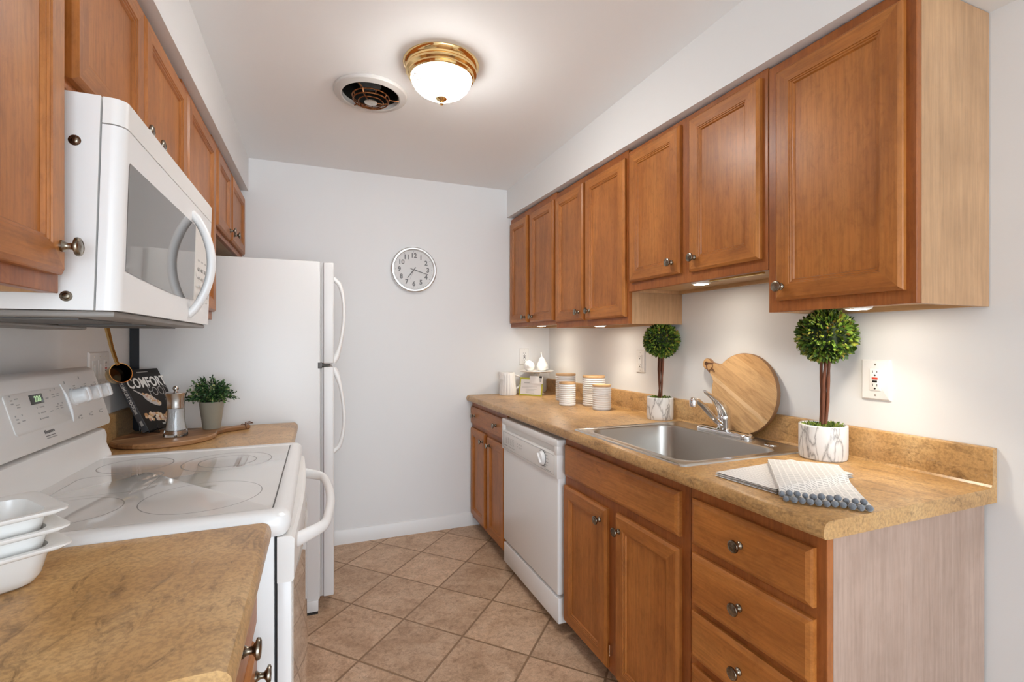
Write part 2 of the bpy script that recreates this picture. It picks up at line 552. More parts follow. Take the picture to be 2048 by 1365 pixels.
M['blk'] = plain('black_plastic', (0.012, 0.012, 0.01), 0.4)
M['alu'] = metal('clock_aluminium', (0.74, 0.73, 0.71), 0.28)
M['dial'] = plain('clock_dial', (0.66, 0.66, 0.65), 0.35)

# ---------------------------------------------------------------- geometry builder


class G:
    def __init__(self):
        self.V = []
        self.F = []
        self.I = []
        self.mi = 0

    def add(self, vs, fs, mi=None):
        o = len(self.V)
        self.V += [Vector(v) for v in vs]
        for f in fs:
            self.F.append([o + i for i in f])
            self.I.append(self.mi if mi is None else mi)
        return self

    def bmd(self, bm, mat=None):
        bm.verts.index_update()
        vs = [(mat @ v.co) if mat else v.co.copy() for v in bm.verts]
        self.add(vs, [[v.index for v in f.verts] for f in bm.faces])
        bm.free()
        return self

    def box(self, x0, x1, y0, y1, z0, z1, bev=0.0, seg=2, mat=None):
        x0, x1 = min(x0, x1), max(x0, x1)
        y0, y1 = min(y0, y1), max(y0, y1)
        z0, z1 = min(z0, z1), max(z0, z1)
        bm = bmesh.new()
        bmesh.ops.create_cube(bm, size=1)
        for v in bm.verts:
            v.co = Vector(((x0 + x1) / 2 + v.co.x * (x1 - x0), (y0 + y1) / 2 + v.co.y * (y1 - y0), (z0 + z1) / 2 + v.co.z * (z1 - z0)))
        if bev > 0:
            bev = min(bev, 0.49 * min(x1 - x0, y1 - y0, z1 - z0))
            bmesh.ops.bevel(bm, geom=bm.edges[:], offset=bev, segments=seg, profile=0.5, affect='EDGES', clamp_overlap=True)
        return self.bmd(bm, mat)

    def loft(self, rings, c0=True, c1=True, closed=True, mis=None):
        n = len(rings[0])
        o = len(self.V)
        for r in rings:
            self.V += [Vector(v) for v in r]
        for k in range(len(rings) - 1):
            for i in range(n if closed else n - 1):
                j = (i + 1) % n
                self.F.append([o + k * n + i, o + k * n + j, o + (k + 1) * n + j, o + (k + 1) * n + i])
                self.I.append(mis[k][i] if mis and mis[k] else self.mi)
        if c0:
            self.F.append([o + i for i in range(n)][::-1])
            self.I.append(self.mi)
        if c1:
            self.F.append([o + (len(rings) - 1) * n + i for i in range(n)])
            self.I.append(self.mi)
        return self

    def lathe(self, prof, c=(0, 0, 0), mat=None, seg=32, wave=None, c0=None, c1=None):
        """profile of (radius, height) turned about +Z at c, or about the z axis of mat"""
        rings = []
        for r, z in prof:
            ring = []
            for i in range(seg):
                a = 2 * pi * i / seg
                rr = r * (wave(a, z) if wave else 1)
                p = Vector((rr * cos(a), rr * sin(a), z))
                ring.append(mat @ p if mat else p + Vector(c))
            rings.append(ring)
        shut = prof[0] == prof[-1]
        return self.loft(rings, (prof[0][0] > 2e-4 and not shut) if c0 is None else c0, (prof[-1][0] > 2e-4 and not shut) if c1 is None else c1)

    def tube(self, pts, r, seg=10, caps=True, flat=None):
        pts = [Vector(p) for p in pts]
        rings = []
        up = None
        for i, p in enumerate(pts):
            d = (pts[min(i + 1, len(pts) - 1)] - pts[max(i - 1, 0)]).normalized()
            if up is None:
                up = Vector((0, 0, 1)) if abs(d.z) < 0.9 else Vector((1, 0, 0))
                if flat is not None:
                    up = Vector(flat)
            u = (up - d * up.dot(d)).normalized()
            w = d.cross(u)
            up = u
            rr = r[i] if isinstance(r, (list, tuple)) else r
            ru, rw = rr if isinstance(rr, (list, tuple)) else (rr, rr)
            rings.append([p + u * cos(2 * pi * k / seg) * ru + w * sin(2 * pi * k / seg) * rw for k in range(seg)])
        return self.loft(rings, caps, caps)

    def prism(self, poly, fn, a0, a1, bev=0.0, side_mi=None):
        """2-D outline swept between a0 and a1; fn(u, v, a) gives the point"""
        n = len(poly)
        if bev > 0:
            cx = sum(p[0] for p in poly) / n
            cy = sum(p[1] for p in poly) / n
            s = []
            for i in range(n):
                a, b2, c2 = Vector(poly[i - 1]), Vector(poly[i]), Vector(poly[(i + 1) % n])
                t = (c2 - a).normalized()
                nn = Vector((-t.y, t.x))
                s.append(b2 + nn * bev)
            area = sum(poly[i][0] * poly[(i + 1) % n][1] - poly[(i + 1) % n][0] * poly[i][1] for i in range(n))
            if area < 0:
                s = [2 * Vector(p) - q for p, q in zip(poly, s)]
            sg = 1 if a1 > a0 else -1
            rings = [[fn(p[0], p[1], a0) for p in s], [fn(p[0], p[1], a0 + sg * bev) for p in poly],
                     [fn(p[0], p[1], a1 - sg * bev) for p in poly], [fn(p[0], p[1], a1) for p in s]]
        else:
            rings = [[fn(u, v, a) for u, v in poly] for a in (a0, a1)]
        mis = None
        if side_mi is not None:
            mis = [[side_mi] * n for _ in rings[1:]]
        return self.loft(rings, mis=mis)

    def sphere(self, c, r, seg=14, rings=9, sc=(1, 1, 1)):
        prof = [(max(1e-6, r * sin(pi * k / rings)), -r * cos(pi * k / rings)) for k in range(rings + 1)]
        rr = []
        for a, z in prof:
            rr.append([Vector(c) + Vector((a * cos(2 * pi * i / seg) * sc[0], a * sin(2 * pi * i / seg) * sc[1], z * sc[2])) for i in range(seg)])
        return self.loft(rr, False, False)

    def text(self, s, size, mat, depth=0.0004, align='CENTER', spacing=1.0, bold=0.0, sx=1.0):
        cu = bpy.data.curves.new('lettering', 'FONT')
        cu.body = s
        cu.size = size
        cu.align_x = align
        cu.align_y = 'CENTER'
        cu.extrude = depth
        cu.offset = bold
        cu.space_character = spacing
        cu.resolution_u = 3
        ob = bpy.data.objects.new('lettering', cu)
        me = bpy.data.meshes.new_from_object(ob)
        S = Matrix.Diagonal((sx, 1, 1, 1))
        self.add([mat @ S @ v.co for v in me.vertices], [list(p.vertices) for p in me.polygons])
        bpy.data.objects.remove(ob)
        bpy.data.curves.remove(cu)
        bpy.data.meshes.remove(me)
        return self

    def xform(self, mat):
        self.V = [mat @ v for v in self.V]
        return self


def fin(name, g, mats, parent=None, local=False, angle=32, M0=None):
    """link the builder's geometry as ONE mesh object; world coordinates unless local"""
    if not isinstance(mats, (list, tuple)):
        mats = [mats]
    me = bpy.data.meshes.new(name)
    if parent is not None and not local:
        inv = parent['_m']
        inv = Matrix([inv[0:4], inv[4:8], inv[8:12], inv[12:16]]).inverted()
        vs = [inv @ v for v in g.V]
    elif M0 is not None and not local:
        inv = M0.inverted()
        vs = [inv @ v for v in g.V]
    else:
        vs = g.V
    me.from_pydata([tuple(v) for v in vs], [], g.F)
    bm = bmesh.new()
    bm.from_mesh(me)
    bmesh.ops.recalc_face_normals(bm, faces=bm.faces[:])
    bm.to_mesh(me)
    bm.free()
    for m in mats:
        me.materials.append(M[m] if isinstance(m, str) else m)
    me.polygons.foreach_set('material_index', g.I)
    me.polygons.foreach_set('use_smooth', [True] * len(me.polygons))
    me.set_sharp_from_angle(angle=radians(angle))
    me.update()
    o = bpy.data.objects.new(name, me)
    COL.objects.link(o)
    if parent is not None:
        o.parent = parent if '_real' not in parent else parent['_real']
        o['_m'] = list(parent['_m'])
    elif M0 is not None:
        o.matrix_world = M0
    if parent is None:
        mm = M0 if M0 is not None else Matrix.Identity(4)
        o['_m'] = [x for r in mm for x in r]
    return o


def thing(name, label, cat, M0=None, loc=None, group=None):
    if M0 is None:
        M0 = Matrix.Translation(Vector(loc or (0, 0, 0)))
    o = bpy.data.objects.new(name, None)
    o.empty_display_size = 0.05
    COL.objects.link(o)
    o.matrix_world = M0
    o['label'] = label
    o['category'] = cat
    if group:
        o['group'] = group
    o['_m'] = [x for r in M0 for x in r]
    return o


def single(name, g, mats, label, cat, loc, group=None, M0=None, angle=32):
    o = fin(name, g, mats, None, M0=M0 or Matrix.Translation(Vector(loc)), angle=angle)
    o['label'] = label
    o['category'] = cat
    if group:
        o['group'] = group
    return o


def struct(name, g, mats, angle=32):
    o = fin(name, g, mats, angle=angle)
    o['kind'] = 'structure'
    return o


def frame(o, x, y):
    x = Vector(x).normalized()
    y = Vector(y).normalized()
    z = x.cross(y)
    return Matrix(((x.x, y.x, z.x, o[0]), (x.y, y.y, z.y, o[1]), (x.z, y.z, z.z, o[2]), (0, 0, 0, 1)))


def rr(x0, x1, y0, y1, r, z=0.0, n=6):
    pts = []
    for cx, cy, a0 in ((x1 - r, y1 - r, 0), (x0 + r, y1 - r, pi / 2), (x0 + r, y0 + r, pi), (x1 - r, y0 + r, 1.5 * pi)):
        for k in range(n + 1):
            a = a0 + pi / 2 * k / n
            pts.append(Vector((cx + r * cos(a), cy + r * sin(a), z)))
    return pts


# ---------------------------------------------------------------- the room
g = G()
g.box(XL - 0.1, XR + 0.1, YO, YB + 0.1, -0.05, 0.0)
struct('floor', g, 'tile')

FANC = (0.214, 2.204)
bm = bmesh.new()
outer = [bm.verts.new(p) for p in ((XL - .1, YO, ZC), (XR + .1, YO, ZC), (XR + .1, YB + .1, ZC), (XL - .1, YB + .1, ZC))]
inner = [bm.verts.new((FANC[0] + 0.122 * cos(2 * pi * i / 40), FANC[1] + 0.122 * sin(2 * pi * i / 40), ZC)) for i in range(40)]
ed = [bm.edges.new((outer[i], outer[(i + 1) % 4])) for i in range(4)] + [bm.edges.new((inner[i], inner[(i + 1) % 40])) for i in range(40)]
bmesh.ops.triangle_fill(bm, use_beauty=True, edges=ed)
g = G()
g.bmd(bm)
g.box(XL - .1, XR + .1, YO, YB + .1, ZC + 0.16, ZC + 0.2)
struct('ceiling', g, 'ceil')

g = G()
g.box(XL - 0.1, XR + 0.1, YB, YB + 0.1, 0, ZC)
struct('wall_back', g, 'wall')
g = G()
g.box(XL - 0.1, XL, YO, YB, 0, ZC)
struct('wall_left', g, 'wall')
g = G()
g.box(XR, XR + 0.1, YO, YB, 0, ZC)
struct('wall_right', g, 'wall')
for nm, xa, xb, ya in (('trim_1', XL, -0.387, YO), ('trim_2', 1.266, XR, 0.55)):   # boxed soffits above the wall cabinets
    g = G()
    r0 = [(xa, ya, soff(ya)), (xb, ya, soff(ya)), (xb, ya, ZC), (xa, ya, ZC)]
    r1 = [(xa, YB, soff(YB)), (xb, YB, soff(YB)), (xb, YB, ZC), (xa, YB, ZC)]
    g.loft([r0, r1])
    struct(nm, g, 'wall')
g = G()
prof = [(0, 0), (0.014, 0), (0.014, 0.062), (0.011, 0.070), (0.011, 0.078), (0.006, 0.088), (0, 0.090)]
g.prism(prof, lambda u, v, a: Vector((a, YB - u, v)), XL, 1.06)
struct('baseboard_back', g, 'trim')

# ---------------------------------------------------------------- cabinets


def knob(parent, x, y, z, s):
    """turned knob standing out along s (-1 or +1) in X"""
    mt = Matrix.Translation((x, y, z)) @ Matrix.Rotation(s * pi / 2, 4, 'Y')
    g = G()
    g.lathe([(0.0001, 0), (0.0098, 0), (0.0098, 0.003), (0.0072, 0.0055), (0.0055, 0.010), (0.006, 0.015), (0.0105, 0.0185), (0.0158, 0.0205),
             (0.0163, 0.0225), (0.0152, 0.0255), (0.0122, 0.0268), (0.0115, 0.0262), (0.0001, 0.0275)], mat=mt, seg=24)
    fin('knob', g, 'nickel', parent, angle=40)


DOORP = [(0, 0), (0, 0.011), (0.002, 0.0135), (0.009, 0.019), (0.0475, 0.019), (0.0485, 0.0165), (0.0520, 0.0165), (0.0535, 0.0135), (0.0580, 0.0140), (0.0610, 0.0085)]
DRAWP = [(0, 0), (0, 0.011), (0.004, 0.0145), (0.013, 0.019)]


def front(name, parent, prof, ya, yb, za, zb, X, drawer=False):
    g = G()
    rings = []
    for ins, d in prof:
        rings.append([Vector((X(d), y, z)) for y, z in ((ya + ins, za + ins), (yb - ins, za + ins), (yb - ins, zb - ins), (ya + ins, zb - ins))])
    mis = None
    if not drawer:
        mis = [None] * (len(prof) - 1)
        for k in range(len(prof) - 1):
            mis[k] = [1, 0, 1, 0]
    g.loft(rings, True, True, True, mis)
    if drawer:
        return fin(name, g, ['woody'], parent, angle=12)
    return fin(name, g, ['woodz', 'woody'], parent, angle=12)


def cabinet(name, label, side, xf, y0, y1, z0, z1, doors=(), drawers=(), base=False, group=None, endy=None, hinge=False):
    s = -1 if side == 'R' else 1
    xw = XR if side == 'R' else XL

    def X(d):
        return xf + s * d
    t = thing(name, label, 'cabinet', loc=((xf + xw) / 2, (y0 + y1) / 2, z0 if not base else 0.0), group=group)
    g = G()
    e = 0.001
    if base:
        g.box(X(-0.0195), xw + s * 0.006, y0 + e, y0 + 0.016, 0.062, z1)
        g.box(X(-0.0195), xw + s * 0.006, y1 - 0.016, y1 - e, 0.062, z1)
        g.box(X(-0.0195), xw + s * 0.006, y0 + 0.016, y1 - 0.016, 0.062, 0.078)
        g.box(xw + s * 0.012, xw + s * 0.006, y0 + 0.016, y1 - 0.016, 0.078, z1)
        fin('body', g, 'side_daylit', t)
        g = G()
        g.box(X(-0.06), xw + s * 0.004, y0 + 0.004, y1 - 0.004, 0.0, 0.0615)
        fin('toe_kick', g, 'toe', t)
        fz0 = 0.062
    else:
        zt = soff(y0) - 0.002
        g.mi = 0
        th = 0.014
        g.box(X(-0.0195), xw + s * 0.002, y0 + e, y0 + th, z0, zt)
        g.box(X(-0.0195), xw + s * 0.002, y1 - th, y1 - e, z0, zt)
        g.box(X(-0.0195), xw + s * 0.002, y0 + th, y1 - th, zt - th, zt)
        g.box(xw + s * 0.014, xw + s * 0.002, y0 + th, y1 - th, z0 + 0.014, zt - th)
        fin('body', g, 'side', t)
        g = G()
        g.box(X(-0.0195), xw + s * 0.0145, y0 + th, y1 - th, z0 + 0.014, z0 + 0.028)
        g.box(xw + s * 0.032, xw + s * 0.0145, y0 + th, y1 - th, z0, z0 + 0.014)
        fin('bottom_panel', g, 'under', t)
        fz0 = z0
        z1 = zt
    g = G()
    g.box(X(-0.019), X(0), y0 + e / 2, y1 - e / 2, fz0, z1, 0.0012, 1)
    fin('face_frame', g, 'frame', t)
    for ya, yb, za, zb, kn in doors:
        d = front('door', t, DOORP, ya, yb, za, zb, X)
        if kn:
            knob(d, X(0.019), kn[0], kn[1], s)
    for ya, yb, za, zb, kns in drawers:
        d = front('drawer', t, DRAWP, ya, yb, za, zb, X, True)
        for ky, kz in kns:
            knob(d, X(0.019), ky, kz, s)
    if hinge:
        g = G()
        g.box(X(0.001), X(0.012), hinge - 0.002, hinge + 0.002, 0.13, 0.17)
        fin('hinge', g, 'chrome', t)
    return t


UR = 1.298
gw = 'wall cabinets on the right wall'
cabinet('wall_cabinet', 'tall two-door maple wall cabinet in the far right corner against the back wall', 'R', UR, 2.532, 3.253, 1.390, 2.15,
        doors=[(2.935, 3.235, 1.418, 2.132, (2.962, 1.452)), (2.552, 2.885, 1.414, 2.128, (2.842, 1.450))], group=gw)
cabinet('wall_cabinet', 'tall two-door maple wall cabinet above the ribbed canisters, pale end panel showing', 'R', UR, 1.824, 2.531, 1.368, 2.15,
        doors=[(2.206, 2.518, 1.402, 2.122, (2.243, 1.444)), (1.836, 2.182, 1.400, 2.118, (2.135, 1.444))], group=gw)
cabinet('wall_cabinet', 'short two-door maple wall cabinet mounted higher above the sink', 'R', UR, 1.096, 1.823, 1.510, 2.15,
        doors=[(1.479, 1.800, 1.549, 2.120, (1.518, 1.595)), (1.117, 1.428, 1.546, 2.116, (1.395, 1.595))], group=gw)
cabinet('wall_cabinet', 'nearest one-door maple wall cabinet on the right with wide pale end panel', 'R', UR, 0.694, 1.094, 1.376, 2.15,
        doors=[(0.716, 1.060, 1.409, 2.100, (1.036, 1.450))], group=gw)

LR = 1.004
gb = 'base cabinets under the right worktop'
cabinet('base_cabinet', 'narrow maple base cabinet with one drawer over two doors beside the back wall', 'R', LR, 2.572, 3.253, 0, 0.874,
        doors=[(2.935, 3.235, 0.088, 0.692, (2.968, 0.640)), (2.590, 2.885, 0.085, 0.686, (2.835, 0.640))],
        drawers=[(2.588, 3.237, 0.718, 0.838, [(3.135, 0.784), (2.712, 0.786)])], base=True, group=gb)
cabinet('base_cabinet', 'wide maple sink base cabinet with plain false front over two doors', 'R', LR, 1.107, 1.872, 0, 0.874,
        doors=[(1.530, 1.862, 0.076, 0.664, (1.566, 0.615)), (1.143, 1.470, 0.074, 0.670, (1.442, 0.615))],
        drawers=[(1.143, 1.856, 0.706, 0.840, [])], base=True, group=gb, hinge=1.512)
cabinet('base_cabinet', 'maple drawer cabinet with four stacked drawers under the towels', 'R', LR, 0.702, 1.106, 0, 0.874,
        drawers=[(0.726, 1.090, 0.708, 0.838, [(0.915, 0.772)]), (0.726, 1.092, 0.537, 0.682, [(0.917, 0.613)]),
                 (0.726, 1.093, 0.386, 0.517, [(0.918, 0.452)]), (0.726, 1.093, 0.085, 0.362, [(0.918, 0.225)])], base=True, group=gb)

UL = -0.42
gl = 'wall cabinets on the left wall'
cabinet('wall_cabinet', 'nearest maple wall cabinet at the left picture edge, its dark knob beside the microwave', 'L', UL, 0.62, 1.073, 1.369, 2.14,
        doors=[(0.64, 1.054, 1.399, 2.105, (1.034, 1.446))], group=gl)
cabinet('wall_cabinet', 'low two-door maple wall cabinet above the microwave', 'L', UL, 1.076, 1.884, 1.738, 2.14,
        doors=[(1.092, 1.456, 1.756, 2.105, (1.425, 1.800)), (1.468, 1.876, 1.756, 2.110, (1.520, 1.800))], group=gl)
cabinet('wall_cabinet', 'tall narrow one-door maple wall cabinet between microwave and refrigerator', 'L', UL, 1.886, 2.372, 1.380, 2.15,
        doors=[(1.898, 2.360, 1.412, 2.118, None)], group=gl)
cabinet('wall_cabinet', 'short two-door maple wall cabinet above the refrigerator', 'L', UL, 2.374, 3.253, 1.766, 2.16,
        doors=[(2.405, 2.748, 1.790, 2.122, (2.705, 1.830)), (2.782, 3.225, 1.795, 2.132, (2.835, 1.835))], group=gl)

LL = -0.129
g2 = 'base cabinets under the left worktop'
cabinet('base_cabinet', 'maple base cabinet with one drawer over one door at the lower left, beside the range', 'L', LL, 0.635, 1.068, 0, 0.874,
        doors=[(0.65, 1.056, 0.085, 0.704, (1.020, 0.655))], drawers=[(0.65, 1.056, 0.735, 0.852, [(0.845, 0.806)])], base=True, group=g2)
cabinet('base_cabinet', 'maple base cabinet hidden between the range and the refrigerator', 'L', LL, 1.905, 2.435, 0, 0.874,
        doors=[(1.92, 2.42, 0.085, 0.70, (1.96, 0.65))], drawers=[(1.92, 2.42, 0.73, 0.85, [(2.17, 0.79)])], base=True, group=g2)

# ---------------------------------------------------------------- worktops (post-formed laminate)


def top_profile(xf, xw, s, part='full', xa=None, xb=None):
    """outline in (distance from front edge, height)"""
    D = abs(xw - xf) - 0.001
    fr = [(0.016, 0.876), (0.004, 0.878), (0.0005, 0.884), (0, 0.893), (0.002, 0.903), (0.007, 0.910), (0.016, 0.914)]
    bk = [(D - 0.034, 0.914), (D - 0.026, 0.9165), (D - 0.021, 0.922), (D - 0.0195, 0.930), (D - 0.0195, 1.004), (D - 0.017, 1.011), (D - 0.011, 1.0145), (D, 1.0145), (D, 0.876)]
    if part == 'full':
        pr = fr + bk
    elif part == 'front':
        pr = fr + [(xa, 0.914), (xa, 0.876)]
    else:
        pr = [(xb, 0.876), (xb, 0.914)] + bk
    return [(xf - s * d, z) for d, z in pr]


def topseg(g, xf, xw, s, y0, y1, **k):
    g.prism(top_profile(xf, xw, s, **k), lambda u, v, a: Vector((u, a, v)), y0, y1)


g = G()
topseg(g, 0.961, XR, -1, 0.680, 1.160)
topseg(g, 0.961, XR, -1, 1.160, 1.770, part='front', xa=0.066)
topseg(g, 0.961, XR, -1, 1.160, 1.770, part='back', xb=0.52)
topseg(g, 0.961, XR, -1, 1.770, 3.254)
single('worktop', g, 'lam', 'long golden-brown laminate worktop with backsplash along the right wall', 'worktop', (1.28, 2.0, 0.876), angle=25)
g = G()
topseg(g, -0.090, XL, 1, 0.628, 1.1065)
single('worktop', g, 'lam', 'short brown laminate worktop in the lower left foreground, near side of the range', 'worktop', (-0.4, 0.85, 0.876), angle=25)
g = G()
topseg(g, -0.088, XL, 1, 1.897, 2.440)
single('worktop', g, 'lam', 'brown laminate worktop between the range and the refrigerator, under the cookbook', 'worktop', (-0.4, 2.17, 0.876), angle=25)

# ---------------------------------------------------------------- dishwasher
t = thing('dishwasher', 'white built-in dishwasher with dial between the right base cabinets', 'dishwasher', loc=(1.28, 2.22, 0))
g = G()
g.box(1.02, 1.58, 1.886, 2.560, 0.10, 0.868)
fin('body', g, 'applast', t)
g = G()
g.box(0.972, 1.02, 1.884, 2.556, 0.172, 0.690, 0.008, 3)
fin('door', g, 'app', t)
g = G()
# panel: outline in (X, z) with a scooped grip near the top
g.box(0.965, 1.02, 1.880, 2.562, 0.684, 0.792, 0.006, 2)
g.box(0.965, 1.02, 1.880, 2.562, 0.822, 0.856, 0.006, 2)
g.box(0.982, 1.02, 1.882, 2.560, 0.79, 0.824)
g.box(0.965, 1.02, 1.880, 1.912, 0.786, 0.83, 0.005, 2)
g.box(0.965, 1.02, 2.540, 2.562, 0.786, 0.83, 0.005, 2)
p_ = fin('control_panel', g, 'applast', t)
g = G()
fr_ = [(0.9646, y, z) for y, z in ((2.535, 0.784), (1.905, 0.784), (1.905, 0.698), (2.535, 0.698))]
for i in range(4):
    a, b2 = Vector(fr_[i]), Vector(fr_[(i + 1) % 4])
    g.tube([a, b2], 0.0009, 4)
F_ = frame((0.9645, 2.22, 0.74), (0, -1, 0), (0, 0, 1))


def dash(g, x, y, w, h2, d=0.0006):
    g.box(x - w / 2, x + w / 2, y - h2 / 2, y + h2 / 2, 0, d)


gg = G()
for i in range(4):
    dash(gg, -0.265 + i * 0.032, 0.020, 0.018, 0.0022)
    for k in range(5):
        dash(gg, -0.265 + i * 0.032, 0.012 - k * 0.006, 0.022 - 0.003 * (k % 2), 0.0014)
dash(gg, -0.29, -0.026, 0.008, 0.008)
dash(gg, -0.265, -0.026, 0.03, 0.004)
dash(gg, -0.19, -0.026, 0.09, 0.002)
for i in range(3):
    dash(gg, -0.11 + i * 0.026, 0.012, 0.007, 0.006)
    dash(gg, -0.11 + i * 0.026, -0.002, 0.012, 0.002)
    dash(gg, -0.11 + i * 0.026, -0.008, 0.009, 0.002)
for k in range(8):
    a = -1.1 + k * 0.42
    dash(gg, 0.195 + 0.052 * cos(a), 0.008 + 0.038 * sin(a), 0.022, 0.003)
dash(gg, 0.25, -0.036, 0.06, 0.003)
gg.xform(F_)
g.add(gg.V, gg.F)
fin('printed_markings', g, 'inkl', p_)
g = G()
g.lathe([(0.034, 0), (0.034, 0.004), (0.030, 0.010), (0.027, 0.016), (0.0001, 0.018)], mat=frame((0.965, 2.026, 0.748), (0, -1, 0), (0, 0, 1)), seg=32)
gg = G()
gg.box(-0.006, 0.006, -0.0255, 0.0255, 0.010, 0.024, 0.004)
gg.xform(frame((0.965, 2.026, 0.748), (0, -1, 0), (0, 0, 1)) @ Matrix.Rotation(0.7, 4, 'Z'))
g.add(gg.V, gg.F)
fin('dial', g, 'app', p_)
g = G()
g.lathe([(0.0345, 0), (0.0375, 0.0), (0.0375, 0.002), (0.0345, 0.002), (0.0345, 0)], mat=frame((0.9648, 2.026, 0.748), (0, -1, 0), (0, 0, 1)), seg=32)
fin('dial_ring', g, 'ink', p_)
g = G()
g.box(0.974, 1.03, 1.885, 2.556, 0.045, 0.158, 0.007, 2)
fin('kick_plate', g, 'app', t)
g = G()
g.box(1.06, 1.075, 1.89, 2.55, 0.0, 0.045)
fin('toe_panel', g, 'dkgray', t)

# ---------------------------------------------------------------- sink and faucet
t = thing('sink', 'single-bowl stainless steel sink set into the right worktop', 'sink', loc=(1.28, 1.465, 0.75))
g = G()
X0, X1, Y0, Y1 = 0.998, 1.563, 1.135, 1.797
rings = [rr(X0, X1, Y0, Y1, 0.020, 0.9142), rr(X0 + .002, X1 - .002, Y0 + .002, Y1 - .002, 0.020, 0.9185), rr(X0 + .010, X1 - .010, Y0 + .010, Y1 - .010, 0.018, 0.9192),
         rr(X0 + .013, X1 - .013, Y0 + .013, Y1 - .013, 0.018, 0.9172)]
bx0, bx1, by0, by1 = 1.046, 1.452, 1.178, 1.752
rings += [rr(bx0 - .006, bx1 + .006, by0 - .006, by1 + .006, 0.066, 0.9172)]
fin('rim', G().loft(rings, False, False), 'steel', t)
rings = [rr(bx0 - .006, bx1 + .006, by0 - .006, by1 + .006, 0.066, 0.9171), rr(bx0, bx1, by0, by1, 0.060, 0.9145), rr(bx0 + .003, bx1 - .003, by0 + .003, by1 - .003, 0.058, 0.906),
         rr(bx0 + .012, bx1 - .012, by0 + .012, by1 - .012, 0.055, 0.775), rr(bx0 + .020, bx1 - .020, by0 + .020, by1 - .020, 0.050, 0.758),
         rr(bx0 + .040, bx1 - .040, by0 + .040, by1 - .040, 0.035, 0.750), rr(1.25 - .055, 1.25 + .055, 1.465 - .055, 1.465 + .055, 0.0549, 0.748)]
fin('bowl', G().loft(rings, False, True), 'steelb', t)
g = G()
g.lathe([(0.045, 0.749), (0.045, 0.752), (0.032, 0.751), (0.028, 0.7495), (0.0001, 0.7495)], (1.25, 1.465, 0), seg=28)
fin('drain', g, 'chrome', t)
g = G()
g.lathe([(0.024, 0.9172), (0.023, 0.9205), (0.016, 0.922), (0.0001, 0.9222)], (1.502, 1.255, 0), seg=28)
fin('hole_cover', g, 'chrome', t)

t = thing('faucet', 'chrome single-lever faucet standing behind the sink bowl', 'faucet', loc=(1.510, 1.480, 0.9172))
g = G()
rings = []
for d, z, ins in ((0, 0.9175, 0.001), (0, 0.922, 0), (0, 0.929, 0.001), (0, 0.934, 0.006), (0, 0.936, 0.016)):
    rings.append(rr(1.480 + ins, 1.540 - ins, 1.344 + ins, 1.617 - ins, 0.0295 - ins * 0.7, z, 8))
fin('escutcheon', G().loft(rings), 'chrome', t, angle=40)
g = G()
g.lathe([(0.031, 0.935), (0.031, 0.938), (0.0255, 0.942), (0.0245, 0.975), (0.0255, 0.985), (0.024, 0.990), (0.0001, 0.992)], (1.510, 1.480, 0), seg=28)
fin('column', g, 'chrome', t, angle=40)
g = G()
g.tube([(1.500, 1.480, 0.952), (1.470, 1.476, 0.970), (1.42, 1.466, 1.007), (1.375, 1.457, 1.043), (1.350, 1.452, 1.058), (1.333, 1.449, 1.064), (1.322, 1.447, 1.064)],
       [(0.010, 0.014), (0.010, 0.013), (0.010, 0.012), (0.010, 0.012), (0.0105, 0.0115), (0.0105, 0.0115), 0.009], 14)
fin('spout', g, 'chrome', t, angle=50)
g = G()
g.lathe([(0.0135, 1.040), (0.014, 1.043), (0.014, 1.060), (0.0125, 1.068), (0.008, 1.072), (0.0001, 1.073)], (1.323, 1.447, 0), seg=24)
fin('aerator', g, 'chrome', t, angle=40)
g = G()
g.tube([(1.512, 1.480, 0.988), (1.510, 1.480, 1.003), (1.500, 1.479, 1.020), (1.480, 1.476, 1.040), (1.452, 1.471, 1.060), (1.420, 1.466, 1.078), (1.402, 1.463, 1.088), (1.393, 1.461, 1.094)],
       [(0.024, 0.024), (0.0255, 0.025), (0.0225, 0.024), (0.0165, 0.021), (0.0105, 0.016), (0.007, 0.012), (0.0065, 0.011), (0.004, 0.007)], 16, flat=(1, 0, 0.2))
fin('lever', g, 'chrome', t, angle=50)

# ---------------------------------------------------------------- right worktop: towels, plants, canisters, board


def smooth(a, b2, x):
    u = max(0.0, min(1.0, (x - a) / (b2 - a)))
    return u * u * (3 - 2 * u)


